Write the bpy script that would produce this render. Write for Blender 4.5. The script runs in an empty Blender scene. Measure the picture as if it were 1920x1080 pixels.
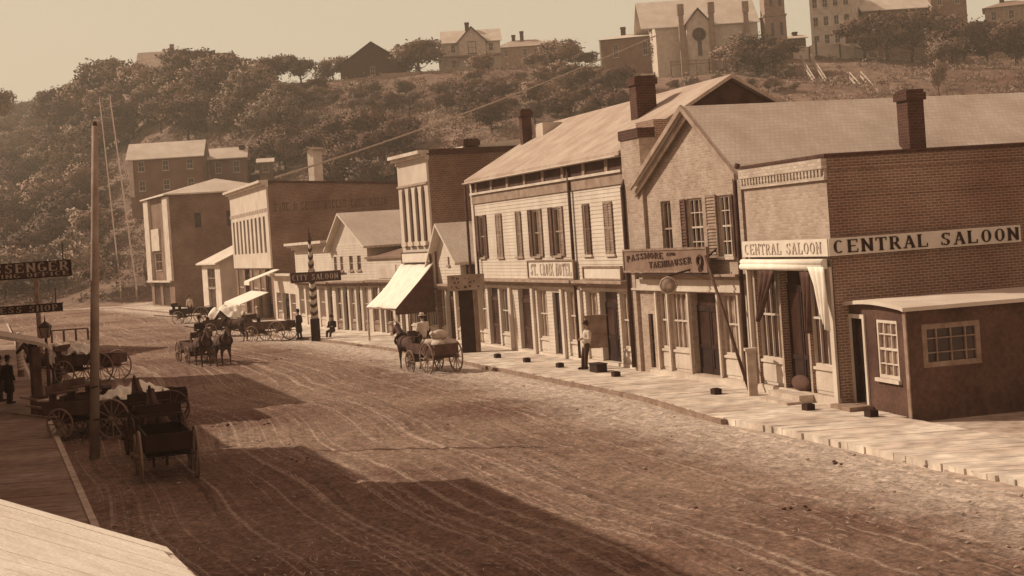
import bpy, bmesh, math, random
import numpy as np
from mathutils import Vector, Matrix
R = math.radians
scene = bpy.context.scene
col = scene.collection
# ---------------------------------------------------------------- camera, sky, sun, exposure
FOC, CAMH, ROLL = 2900.0, 5.4, 0.068
CR, SR = math.cos(ROLL), math.sin(ROLL)
camd = bpy.data.cameras.new("camera"); cam = bpy.data.objects.new("camera", camd); col.objects.link(cam)
camd.sensor_width = 36; camd.lens = 36*FOC/1920; camd.shift_y = -(540-441)/1920*1.0
camd.clip_start = 0.3; camd.clip_end = 8000
cam.matrix_world = Matrix.Translation((0, 0, CAMH)) @ Matrix.Rotation(R(90), 4, 'X') @ Matrix.Rotation(-ROLL, 4, 'Z')
scene.camera = cam
SUN_EL, SUN_DIR = R(36), (-0.93, 0.36)          # horizontal direction TOWARDS the sun
world = bpy.data.worlds.new("World"); scene.world = world; world.use_nodes = True
nt = world.node_tree; nt.nodes.clear()
def wn(t, **k):
    n = nt.nodes.new(t)
    for a, b in k.items(): setattr(n, a, b)
    return n
sky = wn('ShaderNodeTexSky'); sky.sky_type = 'NISHITA'; sky.sun_disc = False
sky.sun_elevation = SUN_EL; sky.sun_rotation = math.atan2(SUN_DIR[0], SUN_DIR[1]); sky.dust_density = 2.0; sky.altitude = 200
bw = wn('ShaderNodeRGBToBW'); pw = wn('ShaderNodeMath', operation='POWER'); pw.inputs[1].default_value = 0.2
tc = wn('ShaderNodeTexCoord'); sp = wn('ShaderNodeSeparateXYZ')
cr = wn('ShaderNodeValToRGB')
cr.color_ramp.elements[0].position = 0.0; cr.color_ramp.elements[0].color = (1, .84, .60, 1)
cr.color_ramp.elements[1].position = 0.5; cr.color_ramp.elements[1].color = (.90, .58, .43, 1)
e = cr.color_ramp.elements.new(.18); e.color = (1, .83, .59, 1)
mul = wn('ShaderNodeMixRGB', blend_type='MULTIPLY'); mul.inputs[0].default_value = 1
bg = wn('ShaderNodeBackground'); bg.inputs[1].default_value = 0.15
out = wn('ShaderNodeOutputWorld')
L = nt.links.new
L(sky.outputs[0], bw.inputs[0]); L(bw.outputs[0], pw.inputs[0]); L(tc.outputs['Generated'], sp.inputs[0]); L(sp.outputs[2], cr.inputs[0])
gain = wn('ShaderNodeMath', operation='MULTIPLY'); gain.inputs[1].default_value = 1.45; L(pw.outputs[0], gain.inputs[0]); L(gain.outputs[0], mul.inputs[1]); L(cr.outputs[0], mul.inputs[2]); L(mul.outputs[0], bg.inputs[0]); L(bg.outputs[0], out.inputs[0])
sund = bpy.data.lights.new("sun", 'SUN'); sun = bpy.data.objects.new("sun", sund); col.objects.link(sun)
sund.energy = 2.0; sund.angle = R(0.5); sund.color = (1, .865, .67)
_s = Vector((SUN_DIR[0]*math.cos(SUN_EL), SUN_DIR[1]*math.cos(SUN_EL), math.sin(SUN_EL))).normalized()
sun.rotation_euler = _s.to_track_quat('Z', 'Y').to_euler(); sun.location = (-40, 20, 60)
scene.view_settings.view_transform = 'Standard'; scene.view_settings.look = 'None'; scene.view_settings.exposure = 1.22; scene.view_settings.gamma = 1.0
scene.render.engine = 'CYCLES'
scene.cycles.max_bounces = 6; scene.cycles.transparent_max_bounces = 8

# ---------------------------------------------------------------- picture-to-place helpers
def uv(x, y):
    dx, dy = x-960, y-441
    return dx*CR-dy*SR, dx*SR+dy*CR
def ray(x, y):
    u, v = uv(x, y); return Vector((u/FOC, 1, -v/FOC))
def G(x, y, z=0.0):
    d = ray(x, y); t = (z-CAMH)/d.z; return Vector((d.x*t, t, z))
def AT(x, y, Y):
    d = ray(x, y); return Vector((d.x*Y, Y, CAMH+d.z*Y))
def PX(p):
    u = p[0]/p[1]*FOC; v = (CAMH-p[2])/p[1]*FOC
    return 960+u*CR+v*SR, 441-u*SR+v*CR
# ---------------------------------------------------------------- materials
def sep(a):
    T = [(.02, .40, .30), (.1, .50, .37), (.25, .67, .50), (.5, .81, .68), (.8, .92, .80), (1.0, .95, .85)]
    a = max(.015, min(1, a))
    g = np.interp(a, [t[0] for t in T], [t[1] for t in T]); b = np.interp(a, [t[0] for t in T], [t[2] for t in T])
    return (a, a*float(g), a*float(b), 1)
MATS = {}
def mat(name, a, var=.2, scale=2.0, kind=None, rough=.9, bump=.0, bscale=20, p=1.0, spec=.2, fine=.12, fscale=25, rnd=0, a2=None):
    if name in MATS: return MATS[name]
    m = bpy.data.materials.new(name); m.use_nodes = True; MATS[name] = m
    t = m.node_tree; N = t.nodes; K = t.links.new
    bs = N['Principled BSDF']; bs.inputs['Roughness'].default_value = rough; bs.inputs['Specular IOR Level'].default_value = spec
    co = N.new('ShaderNodeTexCoord')
    def noise(s, det=4, vec=None):
        n = N.new('ShaderNodeTexNoise'); n.inputs['Scale'].default_value = s; n.inputs['Detail'].default_value = det
        K(vec or co.outputs['Object'], n.inputs['Vector']); return n
    def mr(src, f0, f1, t0, t1):
        n = N.new('ShaderNodeMapRange'); n.inputs[1].default_value = f0; n.inputs[2].default_value = f1; n.inputs[3].default_value = t0; n.inputs[4].default_value = t1
        K(src, n.inputs[0]); return n
    def mix(fac, c1, c2, typ='MIX'):
        n = N.new('ShaderNodeMixRGB'); n.blend_type = typ
        for i, c in ((0, fac), (1, c1), (2, c2)):
            if isinstance(c, (int, float)): n.inputs[i].default_value = c
            elif isinstance(c, tuple): n.inputs[i].default_value = c
            else: K(c, n.inputs[i])
        return n
    n1 = noise(scale); f1 = mr(n1.outputs['Fac'], .32, .68, 0, 1)
    base = mix(f1.outputs[0], sep(a*(1-var)), sep(a*(1+var))).outputs[0]
    hgt = None
    sepx = N.new('ShaderNodeSeparateXYZ'); K(co.outputs['Object'], sepx.inputs[0])
    def xy_z():
        ad = N.new('ShaderNodeMath'); ad.operation = 'ADD'; K(sepx.outputs[0], ad.inputs[0]); K(sepx.outputs[1], ad.inputs[1])
        cb = N.new('ShaderNodeCombineXYZ'); K(ad.outputs[0], cb.inputs[0]); K(sepx.outputs[2], cb.inputs[1]); return cb.outputs[0]
    if kind == 'brick':
        b = N.new('ShaderNodeTexBrick'); K(xy_z(), b.inputs['Vector'])
        b.inputs['Scale'].default_value = 1; b.inputs['Brick Width'].default_value = .23; b.inputs['Row Height'].default_value = p
        b.inputs['Mortar Size'].default_value = .010; b.inputs['Mortar Smooth'].default_value = .3; b.inputs['Bias'].default_value = 0
        b.inputs['Color1'].default_value = (.80, .79, .78, 1); b.inputs['Color2'].default_value = (1.08, 1.08, 1.08, 1)
        b.inputs['Mortar'].default_value = tuple([a2 or 1.9]*3)+(1,)
        base = mix(1.0, base, b.outputs['Color'], 'MULTIPLY').outputs[0]
        hgt = b.outputs['Fac']; inv = N.new('ShaderNodeMath'); inv.operation = 'SUBTRACT'; inv.inputs[0].default_value = 1; K(hgt, inv.inputs[1]); hgt = inv.outputs[0]
    if kind in ('plankx', 'planky', 'plankz'):     # board joints every p metres along that axis
        mth = N.new('ShaderNodeMath'); mth.operation = 'DIVIDE'; K(sepx.outputs['xyz'.index(kind[-1])], mth.inputs[0]); mth.inputs[1].default_value = p
        fr = N.new('ShaderNodeMath'); fr.operation = 'FRACT'; K(mth.outputs[0], fr.inputs[0])
        fl = N.new('ShaderNodeMath'); fl.operation = 'FLOOR'; K(mth.outputs[0], fl.inputs[0])
        wn_ = N.new('ShaderNodeTexWhiteNoise'); wn_.noise_dimensions = '1D'; K(fl.outputs[0], wn_.inputs['W'])
        v = mr(wn_.outputs['Value'], 0, 1, 1-var*.8, 1+var*.8)
        base = mix(1.0, base, v.outputs[0], 'MULTIPLY').outputs[0]
        j = mr(fr.outputs[0], 0, .07, .35, 1); base = mix(1.0, base, j.outputs[0], 'MULTIPLY').outputs[0]
        hgt = j.outputs[0]
    if kind == 'shingle':
        b = N.new('ShaderNodeTexBrick')
        cb = N.new('ShaderNodeCombineXYZ'); K(sepx.outputs[0 if p > 0 else 1], cb.inputs[0]); K(sepx.outputs[1 if p > 0 else 0], cb.inputs[1]); K(cb.outputs[0], b.inputs['Vector'])
        b.inputs['Scale'].default_value = 1; b.inputs['Brick Width'].default_value = .18; b.inputs['Row Height'].default_value = .16
        b.inputs['Mortar Size'].default_value = .012; b.inputs['Color1'].default_value = (.93, .93, .93, 1); b.inputs['Color2'].default_value = (1.04, 1.04, 1.04, 1); b.inputs['Mortar'].default_value = (.82, .82, .82, 1)
        base = mix(1.0, base, b.outputs['Color'], 'MULTIPLY').outputs[0]
    if fine:
        n2 = noise(fscale, 3); f2 = mr(n2.outputs['Fac'], .3, .7, 1-fine, 1+fine)
        base = mix(1.0, base, f2.outputs[0], 'MULTIPLY').outputs[0]
    if kind == 'streak':
        mp = N.new('ShaderNodeMapping'); mp.inputs['Scale'].default_value = (6, 6, .35); K(co.outputs['Object'], mp.inputs['Vector'])
        n3 = noise(1.0, 5, mp.outputs[0]); f3 = mr(n3.outputs['Fac'], .3, .7, .92, 1.05); base = mix(1.0, base, f3.outputs[0], 'MULTIPLY').outputs[0]
    if rnd:
        oi = N.new('ShaderNodeObjectInfo'); f4 = mr(oi.outputs['Random'], 0, 1, 1-rnd, 1+rnd); base = mix(1.0, base, f4.outputs[0], 'MULTIPLY').outputs[0]
    K(base, bs.inputs['Base Color'])
    if bump or hgt is not None:
        bn = N.new('ShaderNodeBump'); bn.inputs['Strength'].default_value = .6; bn.inputs['Distance'].default_value = .02 if not bump else bump
        if hgt is None: nn = noise(bscale, 6); hgt = nn.outputs['Fac']
        K(hgt, bn.inputs['Height']); K(bn.outputs[0], bs.inputs['Normal'])
    return m
M = dict(
 brick=mat('brick_red', .22, .24, .3, 'brick', p=.078, a2=2.3), brick_pale=mat('brick_painted', .50, .13, .6, 'brick', p=.085, a2=.8),
 brick_far=mat('brick_far', .20, .22, .5, 'brick', p=.11), stucco=mat('stucco', .40, .13, 1.1, 'brick', p=.085, a2=1.15, fine=.1, fscale=8),
 white=mat('white_paint', .58, .1, 1.0, 'streak', fine=.06), trim=mat('trim_paint', .55, .12, 1.5, fine=.08), cream=mat('cream_paint', .56, .14, 1.2, 'streak'),
 grey=mat('grey_board', .30, .2, 2), tan=mat('tan_board', .34, .2, 2), dark=mat('dark_paint', .075, .3, 2), vdark=mat('black_paint', .035, .3, 3),
 shutter=mat('shutter_paint', .13, .2, 3, 'plankz', p=.07), shutter_l=mat('faded_shutter', .30, .2, 3, 'plankz', p=.07),
 glass=mat('window_glass', .05, .5, 1.2, rough=.25, spec=.5, fine=0), glass_l=mat('curtained_glass', .26, .45, 2.2, rough=.4, spec=.4, fine=0), void=mat('dark_interior', .03, .3, 2),
 roof=mat('shingle_roof', .42, .14, .9, 'shingle', p=1, bump=.01), roof2=mat('weathered_shingle_roof', .58, .12, .7, 'shingle', p=-1), roof_pale=mat('pale_shingle_roof', .62, .1, .5, 'shingle', p=1),
 roof_dark=mat('dark_roof', .2, .2, .8), tin=mat('tin_roof', .55, .12, .8, fine=.06), chim=mat('chimney_brick', .075, .2, 2, 'brick', p=.1),
 wood=mat('weathered_wood', .26, .25, 3, 'streak'), wood_d=mat('dark_wood', .10, .3, 3, 'streak'), wood_l=mat('pale_wood', .48, .2, 3, 'streak'),
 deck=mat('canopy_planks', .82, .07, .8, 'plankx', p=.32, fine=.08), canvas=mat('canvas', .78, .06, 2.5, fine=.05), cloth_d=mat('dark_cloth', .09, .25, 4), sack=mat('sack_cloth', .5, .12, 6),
 iron=mat('iron', .06, .2, 5, rough=.6), hill=mat('hill_grass', .17, .42, .05, bump=.2, bscale=.7, fine=.35, fscale=.6), leaf=mat('leaves', .24, .35, .35, fine=.15, fscale=2.5, rnd=.35),
 leaf_l=mat('pale_leaves', .34, .35, .35, fine=.15, fscale=2.5, rnd=.3), leaf_d=mat('dense_leaves', .15, .3, .35, fine=.15, fscale=2.5, rnd=.2), bark=mat('bark', .09, .3, 4), stone=mat('stone', .42, .2, .8, fine=.15, fscale=3),
 horse=mat('brown_coat', .085, .35, 3), horse_l=mat('grey_coat', .22, .35, 3), skin=mat('skin', .38, .1, 5), coat=mat('dark_wool', .035, .2, 6), shirt=mat('pale_cotton', .6, .1, 6), trousers=mat('dark_trousers', .06, .2, 6), hat=mat('felt_hat', .05, .1, 5), straw=mat('straw', .6, .1, 8),
 ink=mat('sign_black', .04, .15, 6, fine=.05), ink_pale=mat('faded_lettering', .42, .3, 3), sign_w=mat('sign_white', .66, .06, 2, fine=.05), sign_b=mat('sign_dark', .07, .2, 3), gilt=mat('gilt_lettering', .42, .15, 5), sign_t=mat('sign_tan', .22, .14, 2), ink_soft=mat('worn_lettering', .075, .25, 4),
)
# ---------------------------------------------------------------- mesh builder
class MB:
    def __init__(s): s.v = []; s.f = []; s.sm = []
    def add(s, vs, fs, smooth=False):
        b = len(s.v); s.v += [tuple(p) for p in vs]; s.f += [tuple(b+i for i in f) for f in fs]; s.sm += [smooth]*len(fs); return s
    def box(s, x0, x1, y0, y1, z0, z1):
        x0, x1 = sorted((x0, x1)); y0, y1 = sorted((y0, y1)); z0, z1 = sorted((z0, z1))
        return s.add([(x0,y0,z0),(x1,y0,z0),(x1,y1,z0),(x0,y1,z0),(x0,y0,z1),(x1,y0,z1),(x1,y1,z1),(x0,y1,z1)],
                     [(0,3,2,1),(4,5,6,7),(0,1,5,4),(1,2,6,5),(2,3,7,6),(3,0,4,7)])
    def quad(s, *p): return s.add(p, [tuple(range(len(p)))])
    def hexa(s, bot, top):     # 4 bottom + 4 top points
        return s.add(list(bot)+list(top), [(3,2,1,0),(4,5,6,7),(0,1,5,4),(1,2,6,5),(2,3,7,6),(3,0,4,7)])
    def slab(s, pts, th):      # thick polygon: given top outline, thickness straight down
        n = len(pts); b = [(p[0],p[1],p[2]-th) for p in pts]
        return s.add(list(pts)+b, [tuple(range(n)), tuple(range(2*n-1, n-1, -1))]+[(i, n+i, n+(i+1)%n, (i+1)%n) for i in range(n)])
    def prism(s, poly, y0, y1):   # polygon in xz extruded along y
        n = len(poly); a = [(p[0],y0,p[1]) for p in poly]; b = [(p[0],y1,p[1]) for p in poly]
        return s.add(a+b, [tuple(range(n)), tuple(range(2*n-1, n-1, -1))]+[(i, n+i, n+(i+1)%n, (i+1)%n) for i in range(n)])
    def prismx(s, poly, x0, x1):  # polygon in yz extruded along x
        n = len(poly); a = [(x0,p[0],p[1]) for p in poly]; b = [(x1,p[0],p[1]) for p in poly]
        return s.add(a+b, [tuple(range(n)), tuple(range(2*n-1, n-1, -1))]+[(i, n+i, n+(i+1)%n, (i+1)%n) for i in range(n)])
    def tube(s, p0, p1, r0, r1=None, n=8, caps=True):
        if r1 is None: r1 = r0
        p0, p1 = Vector(p0), Vector(p1); d = (p1-p0)
        if d.length < 1e-6: return s
        d.normalize(); a = d.orthogonal().normalized(); b = d.cross(a)
        vs = [p0+(a*math.cos(2*math.pi*i/n)+b*math.sin(2*math.pi*i/n))*r0 for i in range(n)]+[p1+(a*math.cos(2*math.pi*i/n)+b*math.sin(2*math.pi*i/n))*r1 for i in range(n)]
        fs = [(i, (i+1)%n, n+(i+1)%n, n+i) for i in range(n)]
        if caps: fs += [tuple(range(n-1, -1, -1)), tuple(range(n, 2*n))]
        return s.add(vs, fs, n > 6)
    def bar(s, p0, p1, w, h=None):
        h = h or w; p0, p1 = Vector(p0), Vector(p1); d = (p1-p0).normalized()
        up = Vector((0,0,1)) if abs(d.z) < .95 else Vector((0,1,0))
        a = d.cross(up).normalized()*w/2; b = a.cross(d).normalized()*h/2
        return s.hexa([p0-a-b, p0+a-b, p0+a+b, p0-a+b], [p1-a-b, p1+a-b, p1+a+b, p1-a+b])
    def ball(s, c, rx, ry=None, rz=None, n=10, m=6):
        ry = ry or rx; rz = rz or rx; vs = [(c[0],c[1],c[2]-rz)]; fs = []
        for j in range(1, m):
            t = math.pi*j/m-math.pi/2
            for i in range(n):
                p = 2*math.pi*i/n; vs.append((c[0]+rx*math.cos(t)*math.cos(p), c[1]+ry*math.cos(t)*math.sin(p), c[2]+rz*math.sin(t)))
        vs.append((c[0],c[1],c[2]+rz)); e = len(vs)-1
        for i in range(n): fs += [(0, 1+(i+1)%n, 1+i), (e, 1+(m-2)*n+i, 1+(m-2)*n+(i+1)%n)]
        for j in range(m-2):
            for i in range(n): fs.append((1+j*n+i, 1+j*n+(i+1)%n, 1+(j+1)*n+(i+1)%n, 1+(j+1)*n+i))
        return s.add(vs, fs, True)
    def ring(s, c, axis, r, rt, n=28, m=5):
        axis = Vector(axis).normalized(); a = axis.orthogonal().normalized(); b = axis.cross(a); c = Vector(c); vs = []; fs = []
        for i in range(n):
            q = 2*math.pi*i/n; d = a*math.cos(q)+b*math.sin(q)
            for j in range(m):
                w = 2*math.pi*j/m; vs.append(c+d*(r+rt*math.cos(w))+axis*rt*math.sin(w))
        for i in range(n):
            for j in range(m): fs.append((i*m+j, ((i+1)%n)*m+j, ((i+1)%n)*m+(j+1)%m, i*m+(j+1)%m))
        return s.add(vs, fs, True)
    def mesh(s, name):
        me = bpy.data.meshes.new(name); me.from_pydata(s.v, [], s.f); me.polygons.foreach_set('use_smooth', s.sm); me.update(); return me
    def build(s, name, m, parent=None, label=None, kind=None, loc=None):
        me = s.mesh(name); me.materials.append(MATS.get(m) or M[m] if isinstance(m, str) else m)
        o = bpy.data.objects.new(name, me); col.objects.link(o)
        if parent: o.parent = parent
        if label: o['label'] = label
        if kind: o['kind'] = kind
        if loc: o.location = loc
        return o
def thing(name, label, cat, loc=(0,0,0), rz=0, group=None, sc=1):
    o = bpy.data.objects.new(name, None); col.objects.link(o); o.empty_display_size = .3
    o.location = loc; o.rotation_euler = (0,0,rz); o.scale = (sc,sc,sc); o['label'] = label; o['category'] = cat
    if group: o['group'] = group
    return o
def tag(o, label, cat, group=None):
    o['label'] = label; o['category'] = cat
    if group: o['group'] = group
    return o
def kids(o): return [c for c in KID.get(o.name, [])]
def copy_tree(o, parent=None, label=None, loc=None, rz=None, sc=None):
    c = o.copy(); col.objects.link(c); c.parent = parent
    if label: c['label'] = label
    if loc is not None: c.location = loc
    if rz is not None: c.rotation_euler = (0, 0, rz)
    if sc is not None: c.scale = (sc,)*3 if isinstance(sc, (int, float)) else sc
    for ch in [x for x in bpy.data.objects if x.parent == o and x != c]: copy_tree(ch, c)
    return c
def text_mb(txt, height, width=None, font_sp=1.0, th=.02, serif=True):
    """lettering as a mesh in the xz plane (facing -y), returned centred; scaled to the width asked for"""
    cu = bpy.data.curves.new('t', 'FONT'); cu.body = txt; cu.size = 1; cu.extrude = .01; cu.offset = .012; cu.space_character = font_sp
    cu.resolution_u = 3
    ob = bpy.data.objects.new('t', cu); col.objects.link(ob)
    dg = bpy.context.evaluated_depsgraph_get(); me = bpy.data.meshes.new_from_object(ob.evaluated_get(dg))
    vs = np.array([v.co[:] for v in me.vertices]); fs = [tuple(p.vertices) for p in me.polygons]
    bpy.data.objects.remove(ob); bpy.data.curves.remove(cu); bpy.data.meshes.remove(me)
    mn, mx = vs.min(0), vs.max(0); vs -= (mn+mx)/2; s = height/(mx[1]-mn[1]); sx = s if width is None else width/(mx[0]-mn[0])
    m = MB(); m.add([(v[0]*sx, -v[2]/.01*th/2, v[1]*s) for v in vs], fs); return m
def serif_text(txt, height, width, th=.02, heavy=.17, gap=.16, warp=None):
    """slab-serif capitals built from strokes, in the xz plane facing -y, centred"""
    S = {'C':[('a',.5,.5,.42,.5,50,310)], 'O':[('a',.5,.5,.42,.5,0,360)], 'G':[('a',.5,.5,.42,.5,45,330),('h',.55,.92,.42),('v',.84,.1,.42)], 'E':[('v',.2,0,1),('h',.05,.85,.96),('h',.2,.7,.5),('h',.05,.88,.04),('t',.84,.75,1),('t',.87,0,.27)],
      'N':[('v',.18,0,1),('v',.84,0,1),('d',.14,.98,.86,.02),('h',0,.25,.97),('h',0,.36,.03),('h',.68,1,.97)], 'T':[('v',.5,0,1),('h',.04,.96,.96),('t',.08,.75,1),('t',.92,.75,1),('h',.32,.68,.03)],
      'R':[('v',.2,0,1),('h',.03,.6,.96),('h',.2,.6,.5),('a',.56,.73,.26,.25,-90,90),('d',.5,.5,.84,.03),('h',.03,.4,.03),('h',.72,.98,.03)], 'A':[('d',.5,.98,.16,.02),('d',.5,.98,.86,.02),('h',.3,.72,.34),('h',0,.32,.03),('h',.66,1,.03)],
      'L':[('v',.22,0,1),('h',.06,.42,.97),('h',.06,.86,.04),('t',.86,0,.3)], 'S':[('a',.5,.74,.32,.25,30,270),('a',.5,.26,.34,.26,-150,90),('t',.82,.72,.97),('t',.16,.03,.3)],
      'P':[('v',.2,0,1),('h',.03,.58,.96),('h',.2,.58,.46),('a',.56,.71,.28,.26,-90,90),('h',.03,.42,.03)], 'M':[('v',.14,0,1),('v',.88,0,1),('d',.14,.98,.5,.12),('d',.86,.98,.5,.12),('h',0,.3,.03),('h',.72,1,.03)],
      'D':[('v',.2,0,1),('h',.05,.5,.96),('h',.05,.5,.04),('a',.48,.5,.4,.47,-90,90)], 'H':[('v',.2,0,1),('v',.82,0,1),('h',.2,.82,.5),('h',.04,.38,.97),('h',.64,.98,.97),('h',.04,.38,.03),('h',.64,.98,.03)],
      'U':[('v',.2,.3,1),('v',.82,.3,1),('a',.51,.32,.31,.31,180,360),('h',.04,.38,.97),('h',.66,.98,.97)], 'I':[('v',.5,0,1),('h',.28,.72,.97),('h',.28,.72,.03)], 'Y':[('v',.5,0,.5),('d',.14,.98,.5,.45),('d',.88,.98,.5,.45),('h',.32,.68,.03),('h',0,.3,.97),('h',.7,1,.97)],
      'F':[('v',.2,0,1),('h',.03,.9,.96),('h',.2,.68,.5),('t',.88,.72,1),('h',.03,.4,.03)], 'X':[('d',.1,.98,.9,.02),('d',.9,.98,.1,.02),('h',0,.25,.97),('h',.75,1,.97),('h',0,.25,.03),('h',.75,1,.03)], '.':[('v',.3,0,.15)], "'":[('v',.4,.75,1)]}
    Wd = {'I':.55, '.':.4, "'":.4, ' ':.6, 'M':1.15}
    tot = sum(Wd.get(c, 1) for c in txt)+gap*(len(txt)-1); k = width/tot; m = MB(); x = 0; hv = heavy*k; th_ = .07*height
    def pt(px, pz):
        X = (x+px*(wc if wc < 1.01 else wc))*k-width/2; Z = (pz-.5)*height
        if warp: X, Z = warp(X, Z)
        return X, Z
    for c in txt:
        wc = Wd.get(c, 1)
        for st in S.get(c, []):
            def poly(pp):
                n = len(pp); m.add([(q[0],-th/2,q[1]) for q in pp]+[(q[0],th/2,q[1]) for q in pp], [tuple(range(n))]+[(i, n+i, n+(i+1)%n, (i+1)%n) for i in range(n)])
            if st[0] == 'v': w = heavy/2/wc; poly([pt(st[1]-w,st[2]),pt(st[1]+w,st[2]),pt(st[1]+w,st[3]),pt(st[1]-w,st[3])])
            elif st[0] == 't': w = .035/wc; poly([pt(st[1]-w,st[2]),pt(st[1]+w,st[2]),pt(st[1]+w,st[3]),pt(st[1]-w,st[3])])
            elif st[0] == 'h': w = .04; poly([pt(st[1],st[3]-w),pt(st[2],st[3]-w),pt(st[2],st[3]+w),pt(st[1],st[3]+w)])
            elif st[0] == 'd': w = (heavy/2 if st[3] > st[1] else .05)/wc; poly([pt(st[1]-w,st[2]),pt(st[3]-w,st[4]),pt(st[3]+w,st[4]),pt(st[1]+w,st[2])])
            elif st[0] == 'a':
                n = 14
                for i in range(n):
                    a0 = R(st[5]+(st[6]-st[5])*i/n); a1 = R(st[5]+(st[6]-st[5])*(i+1)/n)
                    q = []
                    for (aa, io) in ((a0,1),(a1,1),(a1,0),(a0,0)):
                        tx = .055+(heavy*.95-.055)*abs(math.cos(aa)); rx = st[3]-(0 if io else tx); rz = st[4]-(0 if io else .08)
                        q.append(pt(st[1]+rx*math.cos(aa), st[2]+rz*math.sin(aa)))
                    poly(q)
        x += wc+gap
    return m
# ---------------------------------------------------------------- terrain
HK = [  # picture x, crest y, crest distance, foot distance
 (-900, 235, 620, 230), (-200, 222, 620, 215), (60, 216, 600, 205), (150, 205, 430, 200), (265, 182, 350, 198), (400, 168, 320, 197), (530, 160, 300, 190), (720, 147, 292, 165),
 (830, 134, 290, 150), (1120, 124, 285, 120), (1300, 114, 280, 105), (1500, 100, 275, 95), (1700, 94, 275, 90), (1920, 96, 275, 85), (3200, 60, 275, 60)]
_hu = []; 
for x, y, yc, yf in HK:
    u, v = uv(x, y); _hu.append((u/FOC, CAMH-v/FOC*yc, yc, yf))
_ha = np.array(_hu)
def ground_z(X, Y):
    X = np.asarray(X, float); Y = np.maximum(np.asarray(Y, float), 1)
    q = X/Y; zc = np.interp(q, _ha[:,0], _ha[:,1]); yc = np.interp(q, _ha[:,0], _ha[:,2]); yf = np.interp(q, _ha[:,0], _ha[:,3])
    s = (Y-yf)/(yc-yf); sc = np.clip(s, 0, 1)
    z = zc*(sc**1.15*.85+.15*sc)
    rough = (np.sin(X*.11+1.3*np.sin(Y*.07))*np.sin(Y*.13+X*.03)*1.1+np.sin(X*.31+Y*.05)*np.sin(Y*.27)*.4)*np.clip(sc*8, 0, 1)*np.clip((1.02-s)*6, .15, 1)
    over = np.maximum(Y-yc, 0)
    return np.where(s > 0, z+rough-over*.035, 0)-np.where(s > 0, 0, 0)
def gz(X, Y): return float(ground_z(X, Y))
def hill_at(px, py, back=0):
    d = ray(px, py)
    for Y in np.arange(60, 700, .75):
        if CAMH+d.z*Y <= gz(d.x*Y, Y): return Vector((d.x*Y, Y, gz(d.x*Y, Y)))
    return Vector((d.x*300, 300, gz(d.x*300, 300)))
def vnoise(X, Y, s, seed=0):
    rs = np.random.RandomState(seed); T = rs.rand(256, 256); X = X/s; Y = Y/s
    xi = np.floor(X).astype(int); yi = np.floor(Y).astype(int); fx = X-xi; fy = Y-yi; fx = fx*fx*(3-2*fx); fy = fy*fy*(3-2*fy)
    g = lambda a, b: T[a % 256, b % 256]
    return (g(xi,yi)*(1-fx)+g(xi+1,yi)*fx)*(1-fy)+(g(xi,yi+1)*(1-fx)+g(xi+1,yi+1)*fx)*fy
def grid_mesh(name, P, smooth=True):
    a, b = P.shape[:2]; me = bpy.data.meshes.new(name); n = a*b
    idx = np.arange(n).reshape(a, b); q = np.stack([idx[:-1,:-1], idx[:-1,1:], idx[1:,1:], idx[1:,:-1]], -1).reshape(-1, 4)
    me.vertices.add(n); me.vertices.foreach_set('co', P.reshape(-1).astype(np.float32))
    me.loops.add(q.size); me.loops.foreach_set('vertex_index', q.reshape(-1)); me.polygons.add(len(q))
    me.polygons.foreach_set('loop_start', np.arange(0, q.size, 4)); me.polygons.foreach_set('loop_total', np.full(len(q), 4)); me.polygons.foreach_set('use_smooth', np.full(len(q), smooth)); me.update(); me.validate(); return me
def struct(name, me, m, kind='structure'):
    me.materials.append(m); o = bpy.data.objects.new(name, me); col.objects.link(o); o['kind'] = kind; return o
ys = np.concatenate([np.linspace(-60, 60, 25), np.linspace(63, 420, 240), np.geomspace(425, 6000, 40)])
qs = np.concatenate([np.linspace(-4, -.5, 12), np.linspace(-.48, .48, 260), np.linspace(.5, 4, 12)])
Yg, Qg = np.meshgrid(ys, qs, indexing='ij'); Xg = Qg*np.maximum(Yg, 60)
Zg = ground_z(Xg, Yg); Zg = np.where(Yg > 1500, np.minimum(Zg, 40), Zg)
flat = Zg <= 0.001; Zg = np.where(flat, -.03, Zg)
hill = struct('ground', grid_mesh('ground', np.stack([Xg, Yg, Zg], -1)), M['hill'])

# ---------------------------------------------------------------- facade line on the right, kerb on the left
FL = [G(287,575.6), G(330,579), G(386,583), G(448,590), G(519,604), G(560,613), G(632,627), G(699,631), G(768,638), G(824,644.5), G(906,654), G(1196,701), G(1415,736), G(1580,775), G(1712,795)]
FLn = np.array([(p.x, p.y) for p in FL]); 
def facx(Y): return float(np.interp(Y, FLn[::-1,1], FLn[::-1,0])) if Y > 38.8 else 9.7+(38.8-Y)*.3
def kerbx(Y): return -9.78-(Y-33.82)*.342          # left kerb
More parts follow.
